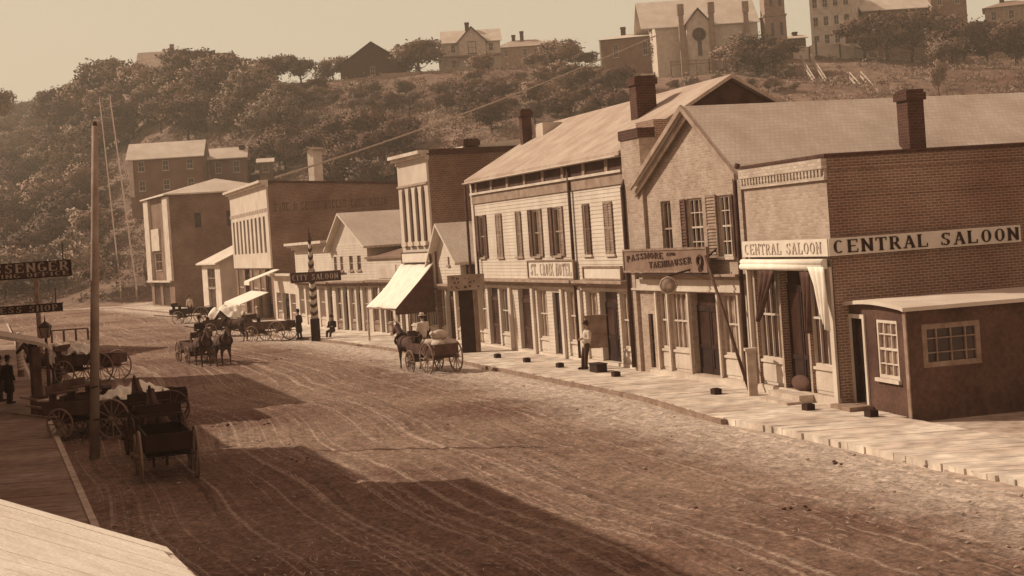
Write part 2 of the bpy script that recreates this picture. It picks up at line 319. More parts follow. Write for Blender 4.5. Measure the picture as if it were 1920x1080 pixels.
# street sheet: fine mesh with clods and wheel ruts, between the kerbs and across the end
def street_mesh():
    n1, n2 = 1000, 260
    Yv = 16+(200-16)*np.linspace(0, 1, n1)**1.35; T = np.linspace(0, 1, n2)
    Yg, Tg = np.meshgrid(Yv, T, indexing='ij')
    xr = np.array([facx(y)-3.4 for y in Yv])[:,None]; xl = np.array([kerbx(y) for y in Yv])[:,None]
    X = xl+(xr-xl)*Tg; W = xr-xl; t = Tg*24
    c_, s_ = math.cos(.6), math.sin(.6); A_, B_ = X*c_+Yg*s_, Yg*c_-X*s_; z = (vnoise(A_, B_, .42, 1)-.5)*.035+(vnoise(A_+B_*.3, B_, 2.3, 2)-.5)*.06+(vnoise(B_, A_, .17, 3)-.5)*.055
    for k in range(16):
        c = 2.2+k*1.32+.8*math.sin(k*2.1); w = .06+.02*((k*7)%3)
        path = c+2.2*(vnoise(Yg, Yg*0, 38, 10+k)-.5)*2+(Yg-60)*(.018*math.sin(k*1.7))
        z -= .022*np.exp(-((t-path)/w)**2); z += .010*np.exp(-((t-path-.2)/.08)**2)
    z = z+.04+.10*np.sin(np.pi*Tg); edge = np.minimum(Tg, 1-Tg)*W; z = z*np.clip(edge/.6, 0, 1)+.0
    me = grid_mesh('street', np.stack([X, Yg, np.maximum(z, .0)], -1)); at = me.attributes.new('kerb_distance', 'FLOAT', 'POINT'); at.data.foreach_set('value', ((1-Tg)*W).reshape(-1).astype(np.float32)); return me
def dirt_material():
    m = bpy.data.materials.new('street_dirt'); m.use_nodes = True; t = m.node_tree; N = t.nodes; K = t.links.new; bs = N['Principled BSDF']
    bs.inputs['Roughness'].default_value = .95; bs.inputs['Specular IOR Level'].default_value = .1
    co = N.new('ShaderNodeTexCoord')
    def nz(scale, det, rot=0, sc=(1,1,1), rough=.6):
        mp = N.new('ShaderNodeMapping'); mp.inputs['Rotation'].default_value = (0,0,rot); mp.inputs['Scale'].default_value = sc; mp.inputs['Scale'].default_value = (1,1,1); K(co.outputs['Object'], mp.inputs[0])
        m2 = N.new('ShaderNodeMapping'); m2.inputs['Scale'].default_value = sc
        if sc != (1,1,1):
            wv = N.new('ShaderNodeTexNoise'); wv.inputs['Scale'].default_value = .045; wv.inputs['Detail'].default_value = 1; K(co.outputs['Object'], wv.inputs[0])
            va = N.new('ShaderNodeVectorMath'); va.operation = 'MULTIPLY_ADD'; K(wv.outputs['Color'], va.inputs[0]); va.inputs[1].default_value = (5,0,0); K(mp.outputs[0], va.inputs[2]); K(va.outputs[0], m2.inputs[0])
        else: K(mp.outputs[0], m2.inputs[0])
        mp = m2
        n = N.new('ShaderNodeTexNoise'); n.inputs['Scale'].default_value = scale; n.inputs['Detail'].default_value = det; n.inputs['Roughness'].default_value = rough; K(mp.outputs[0], n.inputs[0]); return n.outputs[0]
    def mr(s, a, b, c, d):
        n = N.new('ShaderNodeMapRange'); [n.inputs[i+1].__setattr__('default_value', v) for i, v in enumerate((a,b,c,d))]; K(s, n.inputs[0]); return n.outputs[0]
    def mx(f, a, b, ty='MIX'):
        n = N.new('ShaderNodeMixRGB'); n.blend_type = ty
        for i, c in enumerate((f, a, b)):
            if isinstance(c, (float, int, tuple)): n.inputs[i].default_value = c
            else: K(c, n.inputs[i])
        return n.outputs[0]
    big = mr(nz(.09, 3), .38, .62, 0, 1); b = mx(big, sep(.15), sep(.265))
    rut = mr(nz(1.0, 3, R(-19.5), (6.5, .022, 1), .65), .545, .63, 0, .62); b = mx(rut, b, sep(.40))
    rut2 = mr(nz(2.2, 2, R(-17), (2.2, .03, 1), .6), .30, .42, .7, 1.0); b = mx(1.0, b, rut2, 'MULTIPLY')
    g1 = mr(nz(2.6, 5, 0, (1,1,1), .75), .33, .67, .7, 1.3); b = mx(1.0, b, g1, 'MULTIPLY')
    g2 = mr(nz(9, 4, 0, (1,1,1), .85), .38, .62, .6, 1.4); b = mx(1.0, b, g2, 'MULTIPLY')
    at = N.new('ShaderNodeAttribute'); at.attribute_name = 'kerb_distance'; ad = N.new('ShaderNodeMath'); ad.operation = 'MULTIPLY_ADD'; K(nz(.7, 4), ad.inputs[0]); ad.inputs[1].default_value = 3.2; K(at.outputs['Fac'], ad.inputs[2])
    pale = mr(ad.outputs[0], 3.0, 5.8, .95, 0); pc = mx(1.0, mx(1.0, sep(.50), g1, 'MULTIPLY'), g2, 'MULTIPLY'); b = mx(pale, b, pc)
    K(b, bs.inputs['Base Color'])
    bn = N.new('ShaderNodeBump'); bn.inputs['Strength'].default_value = .8; bn.inputs['Distance'].default_value = .06; K(nz(6, 6, 0, (1,1,1), .85), bn.inputs['Height']); K(bn.outputs[0], bs.inputs['Normal'])
    return m
DIRT = dirt_material(); M['dirt'] = DIRT
struct('street', street_mesh(), DIRT)
M['walk'] = mat('walk_planks', .60, .18, .35, 'planky', p=.28, fine=.2, fscale=4); M['verge'] = mat('pale_dirt', .38, .3, .35, bump=.05, bscale=3, fine=.3, fscale=3)
M['road_end'] = mat('cross_street_dirt', .30, .25, .12, fine=.25, fscale=1.5)
def strip(name, off0, off1, z0, m, Y0, Y1, top=.0, step=3.0, side='r'):
    """a raised strip following the facade line (right) or kerb (left)"""
    mb = MB(); Y = Y0; pts = []
    while Y < Y1: pts.append(Y); Y += step
    pts.append(Y1)
    for a, b in zip(pts[:-1], pts[1:]):
        fa, fb = (facx(a), facx(b)) if side == 'r' else (kerbx(a), kerbx(b))
        mb.hexa([(fa+off0,a,z0),(fa+off1,a,z0),(fb+off1,b,z0),(fb+off0,b,z0)], [(fa+off0,a,top),(fa+off1,a,top),(fb+off1,b,top),(fb+off0,b,top)])
    return mb.build(name, m, kind='structure')
def grid_strip(name, off0, off1, m, Y0, Y1, n1, n2, amp, base, seed, side='r', fade=True):
    Yv = np.linspace(Y0, Y1, n1); T = np.linspace(0, 1, n2); Yg, Tg = np.meshgrid(Yv, T, indexing='ij')
    f = np.array([facx(y) if side == 'r' else kerbx(y) for y in Yv])[:,None]
    wob = (vnoise(Yg, Yg*0, 1.9, seed+5)-.5)*.7*(1-Tg)
    X = f+off0+wob+(off1-off0)*Tg; z = base+(vnoise(X, Yg, .6, seed)-.5)*amp+(vnoise(X, Yg, .2, seed+1)-.5)*amp*.5
    z = base*np.clip(Tg*2.5,0,1)-.01+(z-base)*np.clip(Tg*4,0,1); return struct(name, grid_mesh(name, np.stack([X, Yg, z], -1)), m)
def plank_walk(Y0, Y1, o0, o1, top, seed, side='r', w=.27):
    """boardwalk of separate uneven planks laid across the walk"""
    r = random.Random(seed); mb = MB(); Y = Y0; F = facx if side == 'r' else kerbx
    while Y < Y1:
        ww = w*r.uniform(.8, 1.15)*(1 if Y < 75 else 2.5); a, b = Y, Y+ww-.008; e0, e1 = r.choice((0, 0, 0, .02, -.02, .07, -.08))*r.random()*1.3, r.uniform(-.03, .03); z = top+r.uniform(-.005, .005); zt_ = r.uniform(-.005, .005); sl_ = .30*(o1-o0) if side == 'r' else .33*(o1-o0)
        fa, fb = F(a), F(b); mb.hexa([(fa+o0+e0,a-sl_*.0,-.02),(fa+o1,a,-.02),(fb+o1,b,-.02),(fb+o0+e0,b,-.02)], [(fa+o0+e0,a,z+zt_),(fa+o1,a,z-zt_),(fb+o1,b,z-zt_),(fb+o0+e0,b,z+zt_)])
        Y += ww
    return mb.build('boardwalk', M['walk'] if side == 'r' else M['lwalk'], kind='structure')
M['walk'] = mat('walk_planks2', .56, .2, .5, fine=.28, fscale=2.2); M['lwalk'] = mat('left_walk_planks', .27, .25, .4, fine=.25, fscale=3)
plank_walk(38.9, 178, -3.5, .25, .17, 3)
#grid_strip('verge', -5.4, -3.45, M['verge'], 24, 160, 480, 18, .05, .12, 31)
# near-right end: pale plank walk running on past the lean-to, and the worn alley ground beside it
def poly_slab(name, pts, top, th, m):
    mb = MB(); mb.slab([(p.x, p.y, top) for p in pts], th); return mb.build(name, m, kind='structure')
plank_walk(14, 38.85, -3.5, -.2, .166, 5)
poly_slab('alley', [Vector((9.6,38.4,0)), Vector((8.2,30,0)), Vector((9.9,14,0)), Vector((40,14,0)), Vector((40,46,0)), Vector((12,41,0))], .05, .1, M['verge'])
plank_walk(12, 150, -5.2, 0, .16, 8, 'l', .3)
# kerb timbers, pale on the left
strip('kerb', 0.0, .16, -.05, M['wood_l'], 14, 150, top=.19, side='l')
strip('kerb', -3.66, -3.5, -.05, M['wood'], 41, 178, top=.15)
# cross street at the far end, with its pale path under the hill
mbx = MB(); mbx.slab([(-130,178,.02), (-20,178,.02), (-24,199,.02), (-130,207,.02)], .2); mbx.build('cross_street', M['road_end'], kind='structure')
mbx = MB(); pa = [G(-160,590), G(60,586), G(290,574)]
mbx.slab([(pa[0].x,pa[0].y-2.5,.14),(pa[1].x,pa[1].y-2.5,.14),(pa[2].x,pa[2].y-3,.14),(pa[2].x,pa[2].y+3,.14),(pa[1].x,pa[1].y+3.5,.14),(pa[0].x,pa[0].y+3.5,.14)], .3); mbx.build('path', M['verge'], kind='structure')

# ---------------------------------------------------------------- building frames
class Fr:
    """local frame of a facade: x runs along it (far to near = left to right seen from the street), y into the building, z up"""
    def __init__(s, pl, pr, z=0):
        s.o = G(*pl, z) if not isinstance(pl, Vector) else pl; r = G(*pr, z) if not isinstance(pr, Vector) else pr
        d = r-s.o; d.z = 0; s.W = d.length; s.x = d.normalized(); s.y = Vector((-s.x.y, s.x.x, 0)); s.rz = math.atan2(s.x.y, s.x.x)
        if s.y.dot(Vector((1, .3, 0))) < 0: pass
    def loc(s, p): q = p-s.o; return Vector((q.dot(s.x), q.dot(s.y), q.z))
    def w(s, x, y, z): return s.o+s.x*x+s.y*y+Vector((0,0,z))
    def hit(s, px, py, n, c):      # ray meets local plane n.p=c
        d = ray(px, py); dl = Vector((d.dot(s.x), d.dot(s.y), d.z)); ol = s.loc(Vector((0,0,CAMH)))
        t = (c-n.dot(ol))/n.dot(dl); return ol+dl*t
    def f(s, px, py, y=0): p = s.hit(px, py, Vector((0,1,0)), y); return p.x, p.z     # on the plane y
    def sd(s, px, py, x): p = s.hit(px, py, Vector((1,0,0)), x); return p.y, p.z       # on the plane x
    def r(s, a, b, c, d, y=0):
        x0, z1 = s.f(a, b, y); x1, z0 = s.f(c, d, y); return (x0, x1, z0, z1)
def wall_mb(W, top, holes, depth=.16, siding=0, x0=0.0, zb=0.0, deep=None):
    """front wall in the plane y=0 with rectangular holes (x0,x1,z0,z1[,depth]); top = function of x or number; siding = board height"""
    mb = MB(); tf = top if callable(top) else (lambda x: top)
    H = tf(W/2) if not callable(top) else None
    xs = sorted(set([x0, W]+[h[0] for h in holes]+[h[1] for h in holes]))
    rt = min(tf(x0+1e-4), tf(W-1e-4)); zs = sorted(set([zb, rt]+[h[2] for h in holes]+[h[3] for h in holes])); zs = [z for z in zs if zb <= z <= rt+1e-6]
    for a, b in zip(xs[:-1], xs[1:]):
        for c, d in zip(zs[:-1], zs[1:]):
            mx_, mz = (a+b)/2, (c+d)/2
            if any(h[0] < mx_ < h[1] and h[2] < mz < h[3] for h in holes): continue
            if siding:
                k0 = math.floor(c/siding); z = c
                while z < d-1e-6:
                    zn = min(d, (math.floor(z/siding+1e-6)+1)*siding); f0 = (z/siding) % 1.0; f0 = 0 if f0 > .999 else f0; f1 = f0+(zn-z)/siding
                    y0 = -.018*(1-f0); y1 = -.018*(1-f1)
                    mb.quad((a,y0,z),(b,y0,z),(b,y1,zn),(a,y1,zn))
                    if zn < d+1e-6 and f1 > .99: mb.quad((a,-.018,zn),(a,y1,zn),(b,y1,zn),(b,-.018,zn))
                    z = zn
            else: mb.quad((a,0,c),(b,0,c),(b,0,d),(a,0,d))
    for h in holes:
        a, b, c, d = h[:4]; q = h[4] if len(h) > 4 else depth
        mb.quad((a,0,c),(a,q,c),(a,q,d),(a,0,d)); mb.quad((b,0,c),(b,0,d),(b,q,d),(b,q,c)); mb.quad((a,0,d),(a,q,d),(b,q,d),(b,0,d)); mb.quad((a,0,c),(b,0,c),(b,q,c),(a,q,c))
    return mb, rt
def shell(mb, x0, x1, y0, y1, z0, z1):      # sides, back, top (front left open; the front wall closes it)
    mb.quad((x0,y0,z0),(x0,y1,z0),(x0,y1,z1),(x0,y0,z1)); mb.quad((x1,y0,z0),(x1,y0,z1),(x1,y1,z1),(x1,y1,z0))
    mb.quad((x0,y1,z0),(x1,y1,z0),(x1,y1,z1),(x0,y1,z1)); mb.quad((x0,y0,z1),(x1,y0,z1),(x1,y1,z1),(x0,y1,z1))
def window(par, x0, x1, z0, z1, y=.1, nx=2, nz=2, pane='glass', fr='trim', fw=.07, sash=True, name='window', proud=.03, label=None, sill=True):
    mb = MB(); yf = y-.05
    mb.box(x0, x0+fw, yf, y+.04, z0, z1); mb.box(x1-fw, x1, yf, y+.04, z0, z1); mb.box(x0+fw, x1-fw, yf, y+.04, z1-fw, z1); mb.box(x0+fw, x1-fw, yf, y+.04, z0, z0+fw)
    t = .032
    for i in range(1, nx): xc = x0+(x1-x0)*i/nx; mb.box(xc-t/2, xc+t/2, yf+.01, y+.03, z0+fw, z1-fw)
    for j in range(1, nz):
        zc = z0+(z1-z0)*j/nz; tt = t if not (sash and nz % 2 == 0 and j == nz//2) else .06; mb.box(x0+fw, x1-fw, yf+.012, y+.028, zc-tt/2, zc+tt/2)
    o = mb.build(name, fr, par, label=label)
    if sill: MB().box(x0-.08, x1+.08, -.09, y-.05, z0-.09, z0).build('sill', fr, o)
    MB().box(x0+fw*.5, x1-fw*.5, y+.032, y+.05, z0+fw*.5, z1-fw*.5).build('pane', pane, o)
    return o
def shutter(par, x0, x1, z0, z1, m='shutter', y=-.03, label=None):
    mb = MB(); mb.box(x0, x0+.05, y-.045, y, z0, z1); mb.box(x1-.05, x1, y-.045, y, z0, z1)
    for zc in (z0, (z0+z1)/2-.04, z1-.08): mb.box(x0+.05, x1-.05, y-.045, y, zc, zc+.08)
    n = int((z1-z0)/.11)
    for i in range(n):
        zc = z0+.08+(z1-z0-.16)*i/n; mb.quad((x0+.05,y-.04,zc),(x1-.05,y-.04,zc),(x1-.05,y-.005,zc+.09),(x0+.05,y-.005,zc+.09))
    mb.box(x0+.05, x1-.05, y-.004, y, z0+.05, z1-.05)
    return mb.build('shutter', m, par, label=label)
def door(par, x0, x1, z0, z1, y=.5, m='dark', transom=.45, glazed=True, name='door', double=False):
    mb = MB(); zt = z1-transom if transom else z1
    mb.box(x0, x1, y, y+.06, z0, zt)
    for a, b in ([(x0, (x0+x1)/2), ((x0+x1)/2, x1)] if double else [(x0, x1)]):
        w = b-a
        mb.box(a+.02, a+w*.13, y-.03, y, z0, zt); mb.box(b-w*.13, b-.02, y-.03, y, z0, zt)
        for zc, hh in ((z0, .2), (z0+.85, .14), (zt-.13, .13)): mb.box(a+w*.13, b-w*.13, y-.028, y, zc, zc+hh)
    o = mb.build(name, m, par)
    if transom:
        MB().box(x0+.03, x1-.03, y+.01, y+.04, zt+.06, z1-.03).build('pane', 'glass', o); MB().box(x0, x1, y-.03, y+.06, zt, zt+.06).build('transom_bar', m, o)
    if glazed:
        mg = MB()
        for a, b in ([(x0, (x0+x1)/2), ((x0+x1)/2, x1)] if double else [(x0, x1)]):
            w = b-a; mg.box(a+w*.16, b-w*.16, y-.012, y-.002, z0+1.0, zt-.16)
        mg.build('pane', 'glass', o)
    MB().ball((x1-(x1-x0)*.09, y-.06, z0+1.0), .04).build('handle', 'iron', o)
    return o
def cornice(par, x0, x1, z, h, d, m='trim', name='cornice', y=0):
    mb = MB(); mb.box(x0, x1, y-d, y+.02, z+h*.65, z+h); mb.box(x0+.04, x1-.04, y-d*.7, y+.02, z+h*.35, z+h*.65); mb.box(x0+.06, x1-.06, y-d*.3, y+.02, z, z+h*.35)
    return mb.build(name, m, par)
def storefront(par, bays, z0, z1, sill, fw='trim', base='cream', y=.14):
    """bays: (kind, x0, x1[, pane]) inside holes already cut"""
    for b in bays:
        k, a, c = b[0], b[1], b[2]; pane = b[3] if len(b) > 3 else 'glass'
        if k == 'w':
            nx = max(2, int((c-a)/.42+.5)); window(par, a, c, sill, z1, y, nx, 2 if (z1-sill) > 1 else 1, pane, fw, .07, sill=False)
            mb = MB(); mb.box(a, c, y-.06, y+.04, z0, sill-.002); mb.box(a-.02, c+.02, y-.12, y-.06, sill-.1, sill-.02); mb.box(a+.08, c-.08, y-.085, y-.06, z0+.1, sill-.18); mb.build('bulkhead', base, par)
        elif k == 'd': door(par, a, c, z0, z1, y=.2, m='dark', transom=.5)
        elif k == 'D': door(par, a, c, z0, z1, y=.24, m='vdark', transom=.5, double=True)
        elif k == 'o': door(par, a, c, z0, z1, y=.2, m='vdark', transom=0, glazed=False)
def gable_roof(par, W, D, ze, zr, over=.35, th=.14, m='roof', xr=None, y0=0.0, name='roof', along='y'):
    """ridge along y (gable to the street) or along x"""
    mb = MB()
    if along == 'y':
        xr = W/2 if xr is None else xr; sl = (zr-ze)/xr; sr = (zr-ze)/(W-xr)
        mb.slab([(-over, y0-over, ze-over*sl), (xr, y0-over, zr), (xr, D+over, zr), (-over, D+over, ze-over*sl)], th)
        mb.slab([(xr+.002, y0-over, zr), (W+over, y0-over, ze-over*sr), (W+over, D+over, ze-over*sr), (xr+.002, D+over, zr)], th)
    else:
        yr = (D+y0)/2 if xr is None else xr; sf = (zr-ze)/(yr-y0); sb = (zr-ze)/(D-yr)
        mb.slab([(-over, y0-over, ze-over*sf), (W+over, y0-over, ze-over*sf), (W+over, yr, zr), (-over, yr, zr)], th)
        mb.slab([(-over, yr+.002, zr), (W+over, yr+.002, zr), (W+over, D+over, ze-over*sb), (-over, D+over, ze-over*sb)], th)
    return mb.build(name, m, par)
def chimney(par, x, y, z0, z1, w=.7, d=.7, m='chim', name='chimney'):
    mb = MB(); mb.box(x-w/2, x+w/2, y-d/2, y+d/2, z0, z1-.35); mb.box(x-w/2-.07, x+w/2+.07, y-d/2-.07, y+d/2+.07, z1-.35, z1-.1); mb.box(x-w/2-.02, x+w/2+.02, y-d/2-.02, y+d/2+.02, z1-.1, z1)
    return mb.build(name, m, par)
def bthing(fr, name, label, cat='building', group=None): return thing(name, label, cat, fr.o, fr.rz, group)

# ================================================================ saloon on the corner
f = Fr((1422,743), (1580,775)); W = f.W; b = bthing(f, 'brick_saloon', 'brick saloon with flat parapet, painted signboards and draped doorway, beside the lean-to shed'); SAL = f
zt = f.f(1541,296)[1]; x_l = -.0
zsf = f.f(1560,507)[1]
xL = .22; xR = W-.3
wL = (xL+.08, f.f(1463,600)[0]); dr = (wL[1]+.12, f.f(1515,620)[0]); wR = (dr[1]+.12, xR-.05); z0 = .42
holes = [(wL[0], wL[1], z0, zsf), (dr[0], dr[1], z0, zsf, .35), (wR[0], wR[1], z0, zsf)]
mb, rt = wall_mb(W, zt, holes, .2); shell(mb, 0, W, 0, 26, 0, zt)
mb.quad((dr[0],.35,z0),(dr[1],.35,z0),(dr[1],.35,zsf),(dr[0],.35,zsf)); wl = mb.build('wall', 'brick', b)
mf, _ = wall_mb(W, zt-.02, [h[:4] for h in holes], .02); fo = mf.build('sunlit_front', mat('brick_sunlit', .42, .12, .7, 'brick', p=.085, a2=1.0), b); fo.location = (0, -.012, 0)  # paler copy of the wall brick, sunlight on the front put into its colour
sill = f.f(1445,674)[1]
storefront(b, [('w', *wL), ('D', *dr), ('w', *wR)], z0, zsf, sill)
MB().box(-.02, W+.02, -.05, -.002, 0, z0-.02).build('base_board', 'cream', b)
# dentilled cornice
za = f.f(1402,354)[1]
mb = MB(); mb.box(-.03, W+.03, -.1, -.002, za, za+.12); mb.box(-.03, W+.05, -.16, -.002, zt-.3, zt-.02); mb.box(-.03, W+.03, -.08, -.002, za+.12, zt-.3)
n = 26
for i in range(n): mb.box(i*W/n+.03, i*W/n+.03+W/n*.55, -.14, -.08, zt-.48, zt-.3)
mb.build('cornice', 'brick_pale', b)
mb = MB(); mb.box(-.08, W+.08, -.08, .3, zt, zt+.1); mb.box(W-.25, W+.08, .3, 26, zt, zt+.1); mb.box(-.08, .2, .3, 26, zt, zt+.1); mb.build('parapet_cap', 'chim', b)
MB().box(.2, W-.25, .3, 25.9, zt-.25, zt-.2+.205).build('roof', 'tin', b)
# corbelled course high on the side wall
mb = MB()
for i in range(2): mb.box(W+.002, W+.05-.02*i, .1, 25, zt-.35-.75*i, zt-.27-.75*i)
mb.build('brick_course', 'brick', b)
MB().box(0, .1, -.14, -.02, z0, f.f(1405,495)[1]).build('corner_pilaster', 'trim', b); MB().box(W-.2, W+.03, -.12, -.052, 0, f.f(1550,500)[1]).build('corner_pilaster', 'trim', b)
# rolled canvas awning under the sign
z1a = f.f(1410,484)[1]; z0a = f.f(1480,503)[1]
mb = MB(); mb.box(.02, W-.08, -.26, -.12, z0a, z1a-.03); mb.tube((.02,-.27,z0a+.06), (W-.08,-.27,z0a+.04), .09, n=10); mb.tube((.02,-.24,z0a+.2), (W-.1,-.24,z0a+.17), .085, n=10); mb.build('rolled_awning', 'canvas', b)
def drape(par, name, m, pts_top, pts_bot, y, folds=7, amp=.07, label=None):
    (xa, za_), (xb, zb_) = pts_top; (xc, zc_), (xd, zd_) = pts_bot; mb = MB(); n = 28; k = 10; vs = []; fs = []
    for j in range(k+1):
        t = j/k
        for i in range(n+1):
            s = i/n; px = (xa+(xb-xa)*s)*(1-t)+(xc+(xd-xc)*s)*t; pz = (za_+(zb_-za_)*s)*(1-t)+(zc_+(zd_-zc_)*s)*t
            vs.append((px, y+amp*math.sin(s*folds*math.pi*2+t*1.5)*(0.3+t*.7), pz))
    for j in range(k):
        for i in range(n): a = j*(n+1)+i; fs.append((a, a+1, a+n+2, a+n+1))
    mb.add(vs, fs, True); n0 = len(vs)
    o = mb.build(name, m, par, label=label); md = o.modifiers.new('thick', 'SOLIDIFY'); md.thickness = .02; return o
p = lambda x, y: f.f(x, y, -.3)
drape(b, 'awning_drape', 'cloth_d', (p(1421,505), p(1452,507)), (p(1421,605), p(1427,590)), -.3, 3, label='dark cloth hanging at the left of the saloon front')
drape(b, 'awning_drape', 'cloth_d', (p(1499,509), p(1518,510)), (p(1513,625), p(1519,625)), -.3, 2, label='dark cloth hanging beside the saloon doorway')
drape(b, 'awning_drape', 'canvas', (p(1518,500), p(1549,500)), (p(1546,592), p(1557,622)), -.36, 3, label='white cloth hanging at the right of the saloon front')
mb = MB(); mb.ball(((dr[0]+dr[1])/2+.1, .05, z0+.2), .6, .16, .24, 16, 8); mb.build('door_bundle', 'wood_d', b)
mb = MB(); mb.box(dr[0]-.2, dr[1]+.2, -.5, -.06, .1, .38); mb.box(dr[0]-.2, dr[1]+.35, -.95, -.502, .1, .24); mb.build('step', 'wood_l', b)
# signs on two faces
ss = Fr(f.w(0, -.17, 0), f.w(W, -.17, 0))
za, zb = f.f(1558,480.5,-.17)[1], f.f(1407,454,-.17)[1]; zb = f.f(1556,447.5,-.17)[1]
t = thing('saloon_sign', 'white CENTRAL SALOON board with faded lettering across the front of the brick saloon', 'sign', f.w(0, -.17, za), f.rz)
MB().box(.0, W+.16, -.03, .03, 0, zb-za).build('sign_board', 'sign_w', t)
o = serif_text('CENTRAL SALOON', (zb-za)*.66, W*.93, heavy=.13).build('lettering', mat('nearly_gone_lettering', .52, .12, 3), t); o.location = (W/2, -.045, (zb-za)/2)
e0 = f.w(W+.17, 0, za); t = thing('saloon_sign', 'white CENTRAL SALOON board with bold black capitals on the side wall of the brick saloon', 'sign', e0, f.rz+math.pi/2)
Ls, _ = f.sd(1913,440,W+.17); MB().box(-.17, Ls, -.03, .03, 0, zb-za).build('sign_board', 'sign_w', t)
y0c, _ = f.sd(1557,465,W+.17); y1c, _ = f.sd(1906,440,W+.17)
o = serif_text('CENTRAL SALOON', (zb-za)*.74, (y1c-y0c)*1.0, heavy=.24).build('lettering', 'ink', t); o.location = ((y0c+y1c)/2+.05, -.045, (zb-za)/2)

# ---------------------------------------------------------------- lean-to shed beside the saloon
g = Fr((1585,768), (1712,796)); Wg = g.W; b = thing('lean_to_shed', 'low dark board shed with arched roof edge beside the saloon side wall', 'shed', g.o, g.rz); SHD = g
zl, zm, zr_ = g.f(1593,577)[1], g.f(1630,566)[1], g.f(1688,580)[1]
D = 9.0; N_ = 10
prof = [(Wg*i/N_, zl+(zr_-zl)*i/N_+.12*math.sin(math.pi*i/N_)) for i in range(N_+1)]
dx0, dz1 = g.f(1594,592); dx1, dz0 = g.f(1632,766); wx0, wz1 = g.f(1641,598); wx1, wz0 = g.f(1688,714)
dx0 = max(dx0, .12)
holes = [(dx0, dx1, .3, dz1, .3), (wx0, wx1, wz0, wz1)]
zlow = min(q[1] for q in prof)
mb, rt = wall_mb(Wg, zlow, holes, .14)
for (a, c), (a2_, c2) in zip(prof[:-1], prof[1:]): mb.quad((a,0,zlow),(a2_,0,zlow),(a2_,0,c2),(a,0,c))
# side wall with a window, cut along y
sy0, sz1 = g.sd(1727,609,Wg); sy1, sz0 = g.sd(1841,680,Wg)
mb2, _ = wall_mb(D, zr_-.02, [(sy0, sy1, sz0, sz1)], .14)
for q in mb2.f: mb.quad(*[(Wg-mb2.v[i][1], mb2.v[i][0], mb2.v[i][2]) for i in q])
mb.quad((0,0,0),(0,D,0),(0,D,zlow),(0,0,zlow)); mb.quad((0,D,0),(Wg,D,0),(Wg,D,zlow),(0,D,zlow))
mb.build('wall', mat('shed_boards', .09, .35, .9, 'streak', fine=.25, fscale=9), b)
mb = MB()
for (a, c), (a2_, c2) in zip(prof[:-1], prof[1:]):
    mb.slab([(a,-.18,c+.1),(a2_+.001,-.18,c2+.1),(a2_+.001,D,c2+.1),(a,D,c+.1)], .1)
mb.slab([(Wg,-.18,zr_+.1),(Wg+.2,-.18,zr_+.06),(Wg+.2,D,zr_+.06),(Wg,D,zr_+.1)], .1); mb.build('roof', 'tin', b)
MB().box(Wg-.13, Wg+.03, -.035, -.003, 0, zr_-.05).build('corner_board', 'wood', b); MB().box(-.02, .1, -.035, -.003, 0, zl-.05).build('corner_board', 'wood', b)
door(b, dx0+.06, dx1-.06, .3, dz1-.06, .12, 'vdark', transom=0, glazed=True)
mb = MB(); mb.box(dx0-.02, dx0+.07, -.05, -.003, .25, dz1+.06); mb.box(dx1-.07, dx1+.05, -.05, -.003, .25, dz1+.06); mb.box(dx0+.07, dx1-.07, -.05, -.003, dz1-.05, dz1+.06); mb.build('door_frame', 'white', b)
MB().box(dx0-.1, dx1+.25, -.7, -.05, .1, .28).build('step', 'wood', b)
window(b, wx0, wx1, wz0, wz1, .07, 3, 4, 'glass_l', 'white', .09, label='tall front window with white sashes and twelve panes')
hh = window(b, 0, sy1-sy0, 0, sz1-sz0, .04, 4, 3, 'glass', 'wood', .13, sash=False, sill=False, label='wide side window with plank frame')
hh.rotation_euler = (0,0,math.pi/2); hh.location = (Wg, sy0, sz0)

# ================================================================ Passmore shop (gabled, stuccoed)
f = Fr((1198,703), (1415,736)); W = f.W; PAS = f
b = bthing(f, 'gabled_shop', 'pale gable fronted two storey shop with three upper windows, between the hotel and the saloon')
ze = f.f(1397,312)[1]; xa, za = f.f(1279,199,-.3); xg0 = f.f(1207,350,0)[0]
Dp = f.sd(1960,168, xa)[0] if False else 38
top = ze
def gr(px0, py0, px1, py1): return f.r(px0, py0, px1, py1)
w1 = gr(1238,378,1262,460); w2 = gr(1287,373,1322,477); w3 = gr(1344,367,1378,481); w1 = (w1[0], w1[1], w3[2]+.05, w1[3]); w2 = (w2[0], w2[1], w3[2]+.03, w2[3])
zh = f.f(1300,549)[1]; sl = f.f(1278,656)[1]; z0 = .34
sd_ = f.r(1215,588,1232,706); lw = (f.f(1257,600)[0], f.f(1292,600)[0]); dd = (f.f(1297,620)[0]+.05, f.f(1346,620)[0]); rw = (f.f(1351,600)[0], f.f(1385,600)[0]); rw2 = (f.f(1392,600)[0], f.f(1403,600)[0]); lw0 = (f.f(1233,600)[0]+.12, f.f(1252,600)[0])
holes = [w1, w2, w3, (sd_[0], sd_[1], z0, sd_[3], .3)]+[(a, c, z0, zh, d_) for (a, c), d_ in ((lw0, .2), (lw, .2), (dd, .35), (rw, .2), (rw2, .2))]
mb, rt = wall_mb(W, ze, holes, .18)
mb.quad((0,0,ze),(W,0,ze),(xa,0,za-.1)) if False else mb.add([(xg0,0,ze),(W,0,ze),(xa,0,za-.12)], [(0,1,2)])
shell(mb, 0, W, 0, Dp, 0, ze); mb.add([(xg0,Dp,ze),(W,Dp,ze),(xa,Dp,za-.12)], [(0,1,2)])
mb.quad((dd[0],.35,z0),(dd[1],.35,z0),(dd[1],.35,zh),(dd[0],.35,zh)); mb.quad((sd_[0],.3,z0),(sd_[1],.3,z0),(sd_[1],.3,sd_[3]),(sd_[0],.3,sd_[3]))
